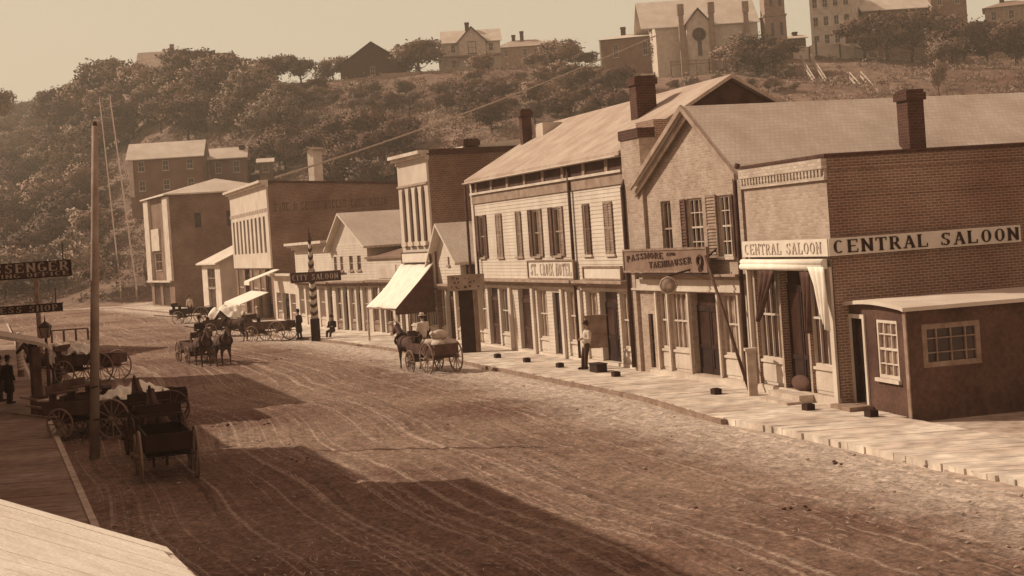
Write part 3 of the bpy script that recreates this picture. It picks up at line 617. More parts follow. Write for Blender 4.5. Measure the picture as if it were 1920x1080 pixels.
mb.build('wall', 'stucco', b)
mb = MB(); s1 = (za-ze)/(xa-xg0); s2 = (za-ze)/(W-xa); ov = .35
mb.slab([(xg0-.1,-ov,ze-.1*s1),(xa,-ov,za),(xa,Dp,za),(xg0-.1,Dp,ze-.1*s1)], .14); mb.slab([(xa+.002,-ov,za),(W+.35,-ov,ze-.35*s2),(W+.35,Dp,ze-.35*s2),(xa+.002,Dp,za)], .14)
rf = mb.build('roof', 'roof2', b)
mb = MB(); nx_ = (za-ze)
for k, (dz, yy) in enumerate(((-.16, -ov-.05), (-.42, -ov+.12))):
    mb.hexa([(xg0-.35,yy,ze-.3*s1+dz),(xa,yy,za+dz-.0),(xa,yy+.08,za+dz),(xg0-.35,yy+.08,ze-.3*s1+dz)], [(xg0-.35,yy,ze-.3*s1+dz+.2),(xa,yy,za+dz+.2),(xa,yy+.08,za+dz+.2),(xg0-.35,yy+.08,ze-.3*s1+dz+.2)])
    if k == 0: mb.hexa([(xa+.001,yy,za+dz),(W+.35,yy,ze-.35*s2+dz),(W+.35,yy+.08,ze-.35*s2+dz),(xa+.001,yy+.08,za+dz)], [(xa+.001,yy,za+dz+.2),(W+.35,yy,ze-.35*s2+dz+.2),(W+.35,yy+.08,ze-.35*s2+dz+.2),(xa+.001,yy+.08,za+dz+.2)])
mb.build('bargeboard', 'tan', b)
# pier and fire wall at the hotel side
ztp = f.f(1180,243,-.1)[1]; xp = f.f(1206,300)[0]
yfw, zfw = f.sd(1262,222, xp)
mb = MB(); mb.box(0, xp, -.12, .5, 3.9, ztp-.35); mb.box(0, .5, -.12, -.002, 0, 3.9); mb.build('pier', 'stucco', b)
mb = MB(); mb.box(-.05, xp+.03, -.17, .5, ztp-.35, ztp); mb.build('pier_cap', 'chim', b)
MB().box(.1, xp-.02, .502, 12, ze-.5, zfw).build('fire_wall', 'brick', b)
# upper windows
window(b, *w1, y=.12, nx=2, nz=2, pane='glass', fr='tan'); window(b, *w2, y=.12, nx=3, nz=4, pane='glass', fr='trim'); window(b, *w3, y=.12, nx=3, nz=4, pane='glass', fr='trim')
shutter(b, w2[0]-.42, w2[0]-.03, w2[2], w2[3]); shutter(b, w3[0]-.75, w3[0]-.03, w3[2]-.1, w3[3]+.05, 'shutter_l', label='pale open shutter'); shutter(b, w3[1]+.02, w3[1]+.16, w3[2], w3[3])
storefront(b, [('w', *lw0, 'glass_l'), ('w', *lw, 'glass_l'), ('D', *dd), ('w', *rw, 'glass_l'), ('w', *rw2)], z0, zh, sl)
door(b, sd_[0]+.02, sd_[1]-.02, z0, sd_[3], .12, 'vdark', transom=0, glazed=False)
zc0, zc1 = f.f(1300,524)[1], f.f(1300,513)[1]
xc0 = f.f(1193,518,-.3)[0]+.1
cornice(b, max(.12, xc0), W-.02, zc0, zc1-zc0, .4, 'tan')
zf0 = f.f(1300,546)[1]
mb = MB(); mb.box(.15, W-.05, -.1, -.003, zf0, zc0-.002); mb.box(.15, W-.05, -.16, -.101, zf0, zf0+.07); mb.build('frieze', 'cream', b)
for xx in (lw0[0]-.14, lw[0]-.13, lw[1]+.02, rw[0]-.13, rw[1]+.05, rw2[1]+.04): MB().box(xx, xx+.11, -.07, -.003, z0, zf0).build('pilaster', 'cream', b)
MB().box(sd_[1]+.02, W-.02, -.25, -.003, .16, z0-.02).build('door_sill', 'cream', b)
for xx in (.02, W-.04):
    mb = MB(); mb.tube((xx+.04,-.2,.3),(xx+.04,-.2,ze-.25),.075); mb.tube((xx+.04,-.2,ze-.25),(xx+.04,-.05,ze+.1),.09); mb.build('downspout', 'dark', b)
# tall chimney on the near roof slope
def roofhit(fr, px, py, p0, nrm): return fr.hit(px, py, nrm, nrm.dot(p0))
nr = Vector((s2, 0, 1)); q = roofhit(f, 1712, 283, Vector((xa,0,za)), nr)
qt = f.hit(1710, 168, Vector((0,1,0)), q.y)
wch = f.hit(1733, 283, Vector((0,1,0)), q.y).x-f.hit(1694, 283, Vector((0,1,0)), q.y).x
print('chimney at', q, 'top', qt.z, 'w', wch, 'zridge', za, 'ze', ze, 'W', W, 'H saloon', zt)
chimney(rf, q.x, q.y, q.z-.7, qt.z, .62, .62)
# signs
t0 = f.hit(1169,468,Vector((0,1,0)),-.5); t1 = f.hit(1326,458,Vector((0,1,0)),-.5); b0 = f.hit(1172,511,Vector((0,1,0)),-.5)
wS = (t1-t0).length; hS = t0.z-b0.z
t = thing('shop_sign', 'weathered tan sign reading PASSMORE AND TAENHAUSER hung across the gabled shop', 'sign', f.w(t0.x, -.5, b0.z), f.rz)
mb = MB(); mb.box(0, wS, -.03, .03, 0, hS); mb.build('sign_board', 'sign_t', t)
mb = MB(); mb.box(0, wS, -.06, -.031, 0, .07); mb.box(0, wS, -.06, -.031, hS-.07, hS); mb.box(0, .07, -.06, -.031, .07, hS-.07); mb.box(wS-.07, wS, -.06, -.031, .07, hS-.07); mb.build('sign_frame', 'wood', t)
wr = lambda X, Z: (X, Z+.17*hS*math.sin((X/wS+.28)*4.2)-.04)
o = serif_text('PASSMORE', hS*.25, wS*.46, heavy=.26, warp=wr).build('lettering', 'ink_soft', t); o.location = (wS*.28, -.05, hS*.60)
o = serif_text('AND', hS*.12, wS*.11, heavy=.2).build('lettering', 'ink_soft', t); o.location = (wS*.60, -.05, hS*.76)
wr2 = lambda X, Z: (X, Z+.42*hS*(X/wS+.29)**2*1.5)
o = serif_text('TAENHAUSER', hS*.25, wS*.50, heavy=.26, warp=wr2).build('lettering', 'ink_soft', t); o.location = (wS*.58, -.05, hS*.33)
mb = MB(); mb.ring((0,-.02,.08), (0,1,0), .17, .05, 24, 5); mb.box(-.1, .1, -.04, 0, -.27, -.12); mb.box(-.14, .14, -.04, 0, -.17, -.13); mb.box(-.14, .14, -.04, 0, -.23, -.19); o = mb.build('emblem', 'ink_soft', t); o.location = (wS*.925, -.04, hS*.36)
mb = MB()
for xx in (.3, wS*.5, wS-.3): mb.bar((xx, .03, hS*.5), (xx, .48, hS*.9), .05)
mb.bar((.6,-.0,-.05),(wS-.5,-.0,-.05),.05); mb.build('brackets', 'iron', t)
# round projecting sign
c = f.hit(1253.5,535,Vector((0,1,0)),-1.3); rr = 17.5/ (FOC/f.w(c.x,-1.3,c.z).y)
t = thing('round_sign', 'octagonal tan trade sign hanging in front of the gabled shop cornice', 'sign', f.w(c.x, -1.3, c.z), f.rz+R(58))
mb = MB(); mb.tube((0,-.05,0),(0,.05,0),rr,n=8); mb.build('disc', 'tan', t)
mb = MB(); mb.ring((0,-.06,0),(0,1,0),rr*.86,.03,24,5); mb.ball((0,-.05,0),rr*.4,.03,rr*.4); mb.build('ornament', 'wood_l', t)
MB().bar((0,0,rr), (1.15,.55,rr+.25), .06).build('bracket', 'iron', t)
# dark pole standing in for the shadow line on the shop front, and the short pale post by it
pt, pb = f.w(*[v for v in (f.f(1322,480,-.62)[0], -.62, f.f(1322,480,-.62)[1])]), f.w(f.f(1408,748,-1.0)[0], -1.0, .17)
o = MB().tube(pb, pt, .055, .045, n=10).build('shadow_pole', 'wood_d'); tag(o, 'dark pole standing in for a cast shadow across the gabled shop front', 'pole')
pp = G(1413,752); o = MB().add(*(lambda m: (m.v, m.f))(MB().box(-.13,.13,-.13,.13,0,1.5).box(-.17,.17,-.17,.17,1.5,1.58))).build('short_post', 'wood_l', loc=pp); tag(o, 'short pale square post on the walk between gabled shop and saloon', 'post')

# ================================================================ hotel
f = Fr((906,654), (1196,701)); W = f.W; HOT = f
b = bthing(f, 'clapboard_hotel', 'long white clapboard two storey hotel with shuttered upper windows and pale shingle roof')
ye = -.75; ez = f.hit(1164,273,Vector((0,1,0)),ye).z; ezl = f.hit(862,341,Vector((0,1,0)),ye).z; ez = (ez+ezl)/2
yr, zr_ = f.sd(1370,139,W+.2); print('hotel eave', ez, ezl, 'ridge', yr, zr_, 'W', W)
D = 2*yr
ztop = ez+.35*(zr_-ez)/yr*0+.15
up = [gr_ for gr_ in (f.r(892,408,917,484), f.r(930,401.5,946,482), f.r(966,397,981,480), f.r(994,393,1017.5,478), f.r(1032,390.5,1058,478), f.r(1091,383,1110.5,477.5), f.r(1132.5,378,1154.5,476))]
zu0 = np.mean([u[2] for u in up]); zu1 = np.mean([u[3] for u in up]); cx = [(u[0]+u[1])/2 for u in up]; up = [(c_-.42, c_+.42, zu0, zu1) for c_ in cx]
zh = f.f(1020,543)[1]; zc1 = f.f(1000,523)[1]; zc0 = f.f(1000,536)[1]
X_ = lambda px, py=600: f.f(px, py)[0]
z0 = .3; sl = .9
bays = [('w', X_(898), X_(914), 'glass_l'), ('d', X_(918), X_(937)), ('w', X_(940), X_(955), 'glass'), ('d', X_(975), X_(997)), ('w', X_(1010), X_(1028), 'glass_l'), ('o', X_(1039), X_(1053)), ('w', X_(1066), X_(1081), 'glass_l'),
        ('w', X_(1101), X_(1123), 'glass_l'), ('D', X_(1127), X_(1161)), ('w', X_(1165), X_(1187), 'glass_l')]
holes = list(up)+[(x_[1], x_[2], z0, zh if x_[0] != 'o' else zh-.1, {'w': .2, 'd': .32, 'D': .35, 'o': .3}[x_[0]]) for x_ in bays]
mb, rt = wall_mb(W, ztop, holes, .16, siding=.15, x0=0); shell(mb, 0, W, 0, D, 0, ztop)
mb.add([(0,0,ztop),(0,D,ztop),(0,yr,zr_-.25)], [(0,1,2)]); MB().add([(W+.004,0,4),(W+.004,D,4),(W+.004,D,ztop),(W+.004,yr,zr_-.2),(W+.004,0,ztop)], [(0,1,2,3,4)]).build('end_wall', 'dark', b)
for x_ in bays:
    if x_[0] in 'dDo': q_ = {'d': .32, 'D': .35, 'o': .3}[x_[0]]; mb.quad((x_[1],q_,z0),(x_[2],q_,z0),(x_[2],q_,zh),(x_[1],q_,zh))
mb.build('wall', 'white', b)
rf = gable_roof(b, W, D, ztop+.0, zr_, .3, .14, 'roof', along='x', name='roof'); 
# hotel windows and shutters
for i, u_ in enumerate(up):
    window(b, *u_, y=.1, nx=2, nz=2, pane='glass', fr='tan' if i < 5 else 'trim')
    if i in (0, 3, 4): shutter(b, u_[0]-.44, u_[0]-.02, u_[2]-.03, u_[3]+.03); shutter(b, u_[1]+.02, u_[1]+.44, u_[2]-.03, u_[3]+.03, 'shutter_l' if i else 'shutter')
    if i in (1, 6): shutter(b, u_[0], u_[0]+.41, u_[2], u_[3], 'shutter_l'); shutter(b, u_[0]+.43, u_[1], u_[2], u_[3], 'shutter_l')
    if i in (2, 5): shutter(b, u_[0]+.43, u_[1]+.02, u_[2], u_[3], 'shutter_l' if i == 2 else 'shutter')
storefront(b, [x_ for x_ in bays if x_[0] != 'o'], z0, zh, sl, 'trim', 'white')
door(b, bays[5][1]+.03, bays[5][2]-.03, z0, zh-.12, .14, 'vdark', transom=0, glazed=False)
cornice(b, -.1, X_(1086,530), zc0, zc1-zc0, .45, 'tan'); cornice(b, X_(1090,530), W+.02, zc0, zc1-zc0, .45, 'tan')
MB().box(-.03, W-.1, -.09, -.024, zh+.05, zc0-.003).build('fascia_board', 'cream', b)
for px_ in (892, 962, 1004, 1059, 1093, 1191): MB().box(X_(px_)-.13, X_(px_)+.13, -.13, -.024, .2, zh+.05).build('pilaster', 'white', b)
# frieze under the eaves: grey band, moulding, dark attic strip with the eaves shade in its colour, small pilasters
fz0, fz1 = f.f(1163,345)[1], f.f(1163,321)[1]; fz2 = f.f(1163,300)[1]
MB().box(-.02, W+.0, -.07, -.024, fz0, fz1).build('frieze_board', 'grey', b)
MB().box(-.04, W+.0, -.16, -.072, fz1-.04, fz1+.06).build('moulding', 'cream', b)
mb = MB(); mb.box(0, W, -.05, -.024, fz1+.06, ztop-.1); mb.build('attic_shade_band', 'dark', b)  # dark strip carries the shadow of the eaves
for i in range(8): xx = W*(i+.3)/8; MB().box(xx, xx+.28, -.1, -.052, fz1+.06, ztop-.2).build('attic_pilaster', 'grey', b)
es = (zr_-ztop)/(yr); 
mb = MB(); mb.box(-.32, W+.2, -.42, -.30, ztop-.35, ztop-.3*es+.0-.14); mb.box(-.3, W+.1, -.30, -.025, ztop-.36, ztop-.30); mb.build('eaves_gutter', 'cream', b)
for px_, py_ in ((1075,400), (880,400)):
    xx = X_(px_,py_); mb = MB(); mb.tube((xx,-.13,.3),(xx,-.13,ztop-.4),.07); mb.build('downspout', 'dark', b)
xx = X_(903, 500); MB().tube((xx,-.16,zc1),(xx,-.16,zu0+.3),.05).build('stove_pipe', 'dark', b)
MB().box(W-.12, W+.02, -.07, -.024, zc1, fz0).build('corner_board', 'trim', b); MB().box(-.02, .14, -.07, -.024, zc1, fz0).build('corner_board', 'trim', b)
nr = Vector((0, -es, 1))
for (px_, py_, pyt, w_) in ((1207,208,143,.85), (987,262,205,.5)):
    q = f.hit(px_, py_, nr, nr.dot(Vector((0,0,ztop+.1)))); qt = f.hit(px_-3, pyt, Vector((0,1,0)), q.y); chimney(rf, q.x, q.y, q.z-.6, qt.z, w_*.8, w_)
q = f.hit(1017, 246, nr, nr.dot(Vector((0,0,ztop+.1)))); MB().box(q.x-.6, q.x+.9, q.y-.3, q.y+.7, q.z-.3, q.z+.35).build('skylight', 'tin', rf)
# hotel signs
def board_sign(fr, a, c, txt, label, m='sign_w', ink='ink_pale', off=-.14, name='sign', frame='wood', heavy=.3, fh=.6):
    r_ = fr.r(*a, *c, off); t = thing(name, label, 'sign', fr.w(r_[0], off, r_[2]), fr.rz); w_, h_ = r_[1]-r_[0], r_[3]-r_[2]
    MB().box(0, w_, -.02, .04, 0, h_).build('sign_board', m, t)
    if frame:
        mb = MB(); k = .06; mb.box(-k, w_+k, -.07, .04, h_, h_+k); mb.box(-k, w_+k, -.07, .04, -k, 0); mb.box(-k, 0, -.07, .04, 0, h_); mb.box(w_, w_+k, -.07, .04, 0, h_); mb.build('sign_frame', frame, t)
    if txt: o = serif_text(txt, h_*fh, w_*.9, heavy=heavy).build('lettering', ink, t); o.location = (w_/2, -.03, h_/2)
    return t
board_sign(f, (991,490.5), (1078,521.5), 'ST. CROIX HOTEL', 'white ST. CROIX HOTEL board above the ground floor cornice of the clapboard hotel', ink='ink_pale', heavy=.34, name='hotel_sign', fh=.72)
board_sign(f, (1095,502), (1166,522.5), None, 'blank white board standing on the right part of the hotel cornice', name='blank_sign')
# ================================================================ the rest of the row, far from the hotel
def simple_holes_front(fr, b, ztop, holes, D, wallm, siding=0, depth=.15):
    mb, rt = wall_mb(fr.W, ztop, holes, depth, siding=siding); shell(mb, 0, fr.W, 0, D, 0, ztop)
    for h in holes:
        if len(h) > 4: mb.quad((h[0],h[4],h[2]),(h[1],h[4],h[2]),(h[1],h[4],h[3]),(h[0],h[4],h[3]))
    return mb
# ---- small white gable house beside the hotel
f = Fr((826,644), (880,651)); W = f.W; b = bthing(f, 'small_gable_house', 'small white clapboard gable house with a single attic window, tucked against the hotel')
xa, za = f.f(829.5,418); ze = f.f(862,479)[1]; Wm = f.f(862,479)[0]; xa = Wm*.42
X_ = lambda px, py=590: f.f(px, py)[0]
zh = f.f(850,541)[1]; D = 7
w1 = f.r(837,447,844,497); 
bays = [('w', .12, X_(836), 'glass'), ('d', X_(839), X_(853)), ('w', X_(856), f.W-.12, 'glass_l')]
zz = f.f(850,532)[1]
mb, rt = wall_mb(f.W, zz, [(q[1], q[2], .3, zh, .18 if q[0] == 'w' else .3) for q in bays], .18, siding=.16); shell(mb, 0, f.W, 0, D, 0, zz)
mb.quad((bays[1][1],.3,.3),(bays[1][2],.3,.3),(bays[1][2],.3,zh),(bays[1][1],.3,zh))
m2, _ = wall_mb(Wm, ze, [(w1[0], w1[1], max(w1[2], zz+.05), ze-.05)], .15, siding=.16, zb=zz)
mb.add(m2.v, m2.f); mb.add([(0,0,ze),(Wm,0,ze),(xa,0,za)], [(0,1,2)]); shell(mb, 0, Wm, 0.01, D, zz, ze); mb.build('wall', 'white', b)
window(b, w1[0], w1[1], max(w1[2], zz+.05), ze-.05, .08, 2, 2, 'glass', 'tan', .06)
gable_roof(b, Wm, D, ze, za, .45, .14, 'roof_pale', xr=xa)
storefront(b, bays, .3, zh, .9, 'trim', 'cream'); cornice(b, -.02, f.W-.02, zz-.32, .32, .3, 'tan')
MB().box(Wm+.02, f.W-.03, .3, D, zz, zz+.9).build('gap_shade', 'dark', b)  # dark box standing in for the shaded gap beside the hotel
# ---- tall narrow brick shop with four arched windows
f = Fr((770,638), (826,645)); W = f.W; b = bthing(f, 'tall_narrow_shop', 'tall narrow brick shop with four slim arched upper windows and a pale awning'); TN = f
zt = f.f(809,285)[1]; D = f.sd(922,282, W)[0]; D = min(max(D, 10), 26)
zw0 = f.f(798,451)[1]; zw1 = f.f(798,358)[1]; 
holes = []; 
for i in range(4): c_ = W*(.17+.22*i); holes.append((c_-W*.062, c_+W*.062, zw0, zw1))
X_ = lambda px, py=600: f.f(px, py)[0]
zh = f.f(800,545)[1]
bays = [('w', .2, W*.34, 'glass'), ('D', W*.38, W*.62), ('w', W*.66, W-.2, 'glass')]
mb = simple_holes_front(f, b, zt, holes+[(q[1], q[2], .3, zh)+((.3,) if q[0] != 'w' else ()) for q in bays], D, 'brick_pale', depth=.25)
mb.build('wall', 'brick_far', b)
mb = MB()
fm = MB(); xs = [0]+[v for h in holes for v in h[:2]]+[W]
for a, c in zip(xs[0::2], xs[1::2]): fm.box(a+.0, c-.0, -.12, -.003, zw0-.3, zw1)
fm.box(0, W, -.12, -.003, zw1+.35, zt-.02)
for h in holes:
    n = 8; hw = (h[1]-h[0])/2; cx_ = (h[0]+h[1])/2
    for i in range(n):
        a0 = math.pi*i/n; a1 = math.pi*(i+1)/n; p0 = (cx_-hw*math.cos(a0), zw1+.34*math.sin(a0)); p1 = (cx_-hw*math.cos(a1), zw1+.34*math.sin(a1))
        fm.prism([p0, p1, (p1[0], zw1+.36), (p0[0], zw1+.36)], -.12, -.003)
for a, c in zip(xs[0::2], xs[1::2]): fm.box(a, c, -.12, -.003, zw1, zw1+.36)
fm.box(0, W, -.1, -.003, zh+.3, zw0-.3); fm.build('front_face', mat('painted_front', .55, .1, .8, fine=.08), b)
for h in holes:
    window(b, h[0], h[1], h[2], h[3], .16, 1, 2, 'glass', 'dark', .04, sill=False); MB().box(h[0]-.1, h[1]+.1, -.3, -.122, zw0-.25, zw0-.02).build('sill', 'trim', b)
cornice(b, -.15, W+.15, zt-.35, .5, .6, 'cream'); MB().box(-.05, W+.05, -.2, -.122, zt-1.6, zt-1.48).build('string_course', 'tan', b)
mb = MB(); mb.box(W-.02, W+.12, -.1, D, zt-.1, zt+.18); mb.build('parapet_cap', 'chim', b)
MB().slab([(.0,2,zt+.28),(W-.1,2,zt+.28),(W-.1,D,zt+.9),(0,D,zt+.9)], .5).build('roof', 'roof_pale', b)
q = f.hit(876,281,Vector((1,0,0)),W-.8); chimney(b, W-.5, q.y, zt-.4, f.hit(876,262,Vector((1,0,0)),W-.8).z, .8, .8)
storefront(b, bays, .3, zh, .9, 'trim', 'cream')
za_, zb_ = f.f(806,491,-.2)[1], f.f(806,473,-.2)[1]
t = thing('blank_sign', 'small blank white board above the pale awning of the narrow brick shop', 'sign', f.w(.15, -.2, za_), f.rz); MB().box(0, W-.3, -.03, .03, 0, zb_-za_).build('sign_board', 'sign_w', t)
mb = MB(); w_ = W-.3; h_ = zb_-za_; mb.box(-.05, w_+.05, -.06, .02, h_, h_+.05); mb.box(-.05, w_+.05, -.06, .02, -.05, 0); mb.box(-.05, 0, -.06, .02, 0, h_); mb.box(w_, w_+.05, -.06, .02, 0, h_); mb.build('sign_frame', 'wood_d', t)
# big pale canvas awning
A0 = f.loc(f.w(0,-.15,0)); za = f.f(790,494,-.15)[1]
DA = 2.35; pl = f.hit(704,576,Vector((0,1,0)),-DA); pr_ = f.hit(751,582,Vector((0,1,0)),-DA); print('awning', pl, pr_, za)
t = thing('canvas_awning', 'large pale canvas awning sloping over the walk from the narrow brick shop', 'awning', f.o, f.rz)
zl = (pl.z+pr_.z)/2; xl0, xl1 = min(pl.x, -.1), max(pr_.x, W*.9); mb = MB(); n = 14; m = 8; vs = []; fs = []
xl0 = -.35; xl1 = W+.1
for j in range(m+1):
    t_ = j/m
    for i in range(n+1):
        s_ = i/n; vs.append((xl0+(xl1-xl0)*s_, -.15-(DA-.2)*t_, za-(za-zl)*t_-.16*math.sin(math.pi*t_)-.07*math.sin(s_*math.pi*3)*t_-.03*math.sin(s_*17+t_*5)))
for j in range(m):
    for i in range(n): a = j*(n+1)+i; fs.append((a, a+n+1, a+n+2, a+1))
mb.add(vs, fs, True); o = mb.build('canvas', 'canvas', t); o.modifiers.new('s','SOLIDIFY').thickness = .03
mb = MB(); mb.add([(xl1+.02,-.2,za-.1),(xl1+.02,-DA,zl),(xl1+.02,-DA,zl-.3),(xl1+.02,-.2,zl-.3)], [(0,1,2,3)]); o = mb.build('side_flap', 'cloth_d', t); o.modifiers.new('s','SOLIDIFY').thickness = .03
for xx in (xl0+.05, xl1-.05): MB().tube((xx,-DA+.1,.17),(xx,-DA+.1,zl),.055).build('post', 'wood_l', t)
MB().tube((xl0,-DA+.08,zl-.03),(xl1,-DA+.08,zl-.03),.05).build('rail', 'wood', t)
# ---- pillar sign in front
f = HOT; pb = G(884,667); pt_h = 2.85; t = thing('pillar_sign', 'dark square board pillar topped by a pale peeling sign, on the walk by the hotel', 'sign pillar', (pb.x, pb.y, .16), R(-14))
hp = AT(884,543,pb.y).z-.16; MB().box(-.34,.34,-.3,.3,0,hp).build('pillar', 'vdark', t); MB().box(.342,.40,-.3,.3,0,hp).build('edge_board', 'wood', t)
sa, sb = AT(861,541,pb.y), AT(914,508,pb.y); hs = sb.z-sa.z; xs0 = (sa-Vector((pb.x,pb.y,0))); dx_ = (sb.x-sa.x)/f.x.x*.72
ww = 1.3; MB().box(-ww*.62, ww*.72, -.36, -.30, hp+.0, hp+hs).build('sign_board', 'tan', t)
mb = MB(); random.seed(4)
for i in range(26):
    x_ = random.uniform(-ww*.58, ww*.58); z_ = random.choice((.14, .22, .48, .7, .76))+random.uniform(-.03, .03); w_ = random.uniform(.02, .12); mb.prism([(x_,hp+hs*z_),(x_+w_,hp+hs*(z_+random.uniform(-.03,.03))),(x_+w_*.8,hp+hs*(z_+random.uniform(.05,.15))),(x_+w_*.1,hp+hs*(z_+random.uniform(.03,.1)))], -.372, -.361)
mb.build('worn_marks', 'ink_soft', t)
# ---- white lower two storey shop with brownish roof
f = Fr((699,631), (768,638)); W = f.W; b = bthing(f, 'low_white_shop', 'plain white two storey shop with low brown roof, left of the narrow brick shop')
zt = f.f(740,479)[1]; D = 9; zr_ = f.hit(725,453,Vector((0,1,0)),4.5).z; zc = f.f(730,533)[1]
bays = [('w', W*.05, W*.24, 'glass_l'), ('d', W*.28, W*.38), ('w', W*.42, W*.62, 'glass'), ('w', W*.68, W*.8, 'glass'), ('d', W*.84, W*.94)]
mb = simple_holes_front(f, b, zt, [(q[1], q[2], .3, zc-.15)+((.3,) if q[0] != 'w' else ()) for q in bays], D, 'white', siding=.16); 
for xx in (0, W): mb.add([(xx,0,zt),(xx,D,zt),(xx,D/2,zr_-.12)], [(0,1,2)])
mb.build('wall', 'white', b)
gable_roof(b, W, D, zt, zr_, .15, .12, 'roof_dark', along='x'); cornice(b, 0, W, zc-.1, .35, .35, 'wood'); storefront(b, bays, .3, zc-.15, .9, 'tan', 'grey')
MB().box(W*.3,W*.78,-.05,-.024,zc+.35,zt-.5).build('panel_board', 'cream', b)
# ---- gabled white house, steep roof
f = Fr((632,627), (699,631)); W = f.W; b = bthing(f, 'steep_gable_shop', 'white gabled shop with steep pale roof and two small upper windows, behind the striped pole')
ze = f.f(684,454)[1]; xa = W*.40; za = f.f(637,399,-.3)[1]; D = min(14, max(6, f.sd(755,394,xa)[0])); zc = f.f(660,533)[1]
uw = [(W*.06,W*.14), (W*.24,W*.32), (W*.5,W*.6), (W*.72,W*.82)]; zu = (f.f(655,507)[1], f.f(655,480)[1])
bays = [('w', W*.04, W*.2), ('d', W*.25, W*.38), ('w', W*.43, W*.58, 'glass_l'), ('d', W*.63, W*.74), ('w', W*.8, W*.95, 'glass_l')]
mb = simple_holes_front(f, b, ze, [(a, c, *zu) for a, c in uw]+[(q[1], q[2], .3, zc-.15)+((.3,) if q[0] == 'd' else ()) for q in bays], D, 'white', siding=.16)
mb.add([(0,0,ze),(W,0,ze),(xa,0,za-.12)], [(0,1,2)]); mb.add([(0,D,ze),(W,D,ze),(xa,D,za-.12)], [(0,1,2)]); mb.build('wall', 'white', b)
for a, c in uw: window(b, a, c, *zu, .08, 2, 2, 'glass', 'tan', .05)
gable_roof(b, W, D, ze, za, .4, .13, 'roof_pale', xr=xa); cornice(b, 0, W, zc-.1, .3, .4, 'wood'); storefront(b, bays, .3, zc-.15, .9, 'trim', 'grey')
# ---- false front shop
f = Fr((562,613), (632,627)); W = f.W; b = bthing(f, 'false_front_shop', 'white false front shop with heavy cornice and posts, left of the striped pole')
zt = f.f(590,464)[1]; zc = f.f(600,533)[1]
bays = [('w', W*.05, W*.2), ('w', W*.25, W*.4, 'glass_l'), ('d', W*.45, W*.56), ('w', W*.62, W*.77, 'glass_l'), ('d', W*.83, W*.95)]
mb = simple_holes_front(f, b, zt, [(q[1], q[2], .3, zc-.15)+((.3,) if q[0] == 'd' else ()) for q in bays], 8, 'white', siding=.16); mb.build('wall', 'white', b)
cornice(b, -.2, W+.2, zt-.1, .5, .7, 'cream'); cornice(b, 0, W, zc-.1, .3, .5, 'wood'); storefront(b, bays, .3, zc-.15, .9, 'trim', 'cream')
# ---- little dark/white link shop
f = Fr((519,604), (562,613)); W = f.W; b = bthing(f, 'link_shop', 'small one storey shop squeezed between the brick block and the false front shop')
zt = f.f(535,519)[1]; bays = [('w', W*.08, W*.3), ('D', W*.36, W*.64), ('w', W*.7, W*.92)]; zc = zt-1.2
mb = simple_holes_front(f, b, zt, [(q[1], q[2], .3, zc)+((.3,) if q[0] != 'w' else ()) for q in bays], 8, 'cream', siding=.16); mb.build('wall', 'cream', b); cornice(b, -.1, W+.1, zt-.15, .4, .5, 'trim'); storefront(b, bays, .3, zc, .9, 'trim', 'grey')
# ---- big two storey brick block
f = Fr((448,590), (519,604)); W = f.W; b = bthing(f, 'brick_block', 'large two storey brick block with narrow upper windows and painted side wall'); BLK = f
zt = f.f(501,342)[1]; D = min(60, max(15, f.sd(752,351,W)[0])); zb_back = f.sd(752,351,W)[1]; print('block', W, zt, D, zb_back)
zw0, zw1 = f.f(505,471)[1], f.f(505,404)[1]; nW = 9
holes = [(W*(.05+.103*i), W*(.05+.103*i)+W*.052, zw0, zw1) for i in range(nW)]
zh = f.f(510,505)[1]
bays = [('w', W*.05, W*.2), ('D', W*.26, W*.4), ('w', W*.46, W*.6, 'glass_l'), ('w', W*.66, W*.76), ('D', W*.8, W*.94)]
mb, rt = wall_mb(W, zt, holes+[(q[1], q[2], .3, zh)+((.3,) if q[0] != 'w' else ()) for q in bays], .22)
for q in bays:
    if q[0] != 'w': mb.quad((q[1],.3,.3),(q[2],.3,.3),(q[2],.3,zh),(q[1],.3,zh))
for xx in (0, W): mb.quad((xx,0,0),(xx,D,0),(xx,D,zb_back),(xx,0,zt))
mb.quad((0,D,0),(W,D,0),(W,D,zb_back),(0,D,zb_back)); mb.quad((0,0,zt-.3),(W,0,zt-.3),(W,D,zb_back-.3),(0,D,zb_back-.3)); mb.build('wall', 'brick_far', b)
fm = MB(); xs = [0]+[v for h in holes for v in h[:2]]+[W]; fmat = M['painted_front'] = MATS['painted_front']
for a, c in zip(xs[0::2], xs[1::2]): fm.box(a, c, -.14, -.003, zw0-.1, zw1)
fm.box(0, W, -.14, -.003, zw1, zt-.02); fm.box(0, W, -.14, -.003, zh+.1, zw0-.1)
for i in range(24): fm.box(W*i/24+.05, W*i/24+.05+W*.018, -.22, -.142, zw1+.35, zw1+.6)
fm.build('front_face', fmat, b)
for h in holes: window(b, *h, y=.14, nx=1, nz=2, pane='glass', fr='dark', fw=.04, sill=False)
cornice(b, -.2, W+.2, zt-.35, .55, .7, 'cream'); MB().box(W-.02, W+.15, -.1, .4, zt-.1, zt+.12).build('parapet_end', 'chim', b)
mb = MB(); mb.hexa([(W-.2,0,zt-.02),(W+.1,0,zt-.02),(W+.1,D,zb_back-.02),(W-.2,D,zb_back-.02)], [(W-.2,0,zt+.15),(W+.1,0,zt+.15),(W+.1,D,zb_back+.15),(W-.2,D,zb_back+.15)]); mb.build('parapet_cap', 'chim', b)
storefront(b, bays, .3, zh, .9, 'trim', 'grey')
ya, zA = f.sd(515,389,W); yb, zB = f.sd(728,377,W); mb = MB(); random.seed(7)
n = 30
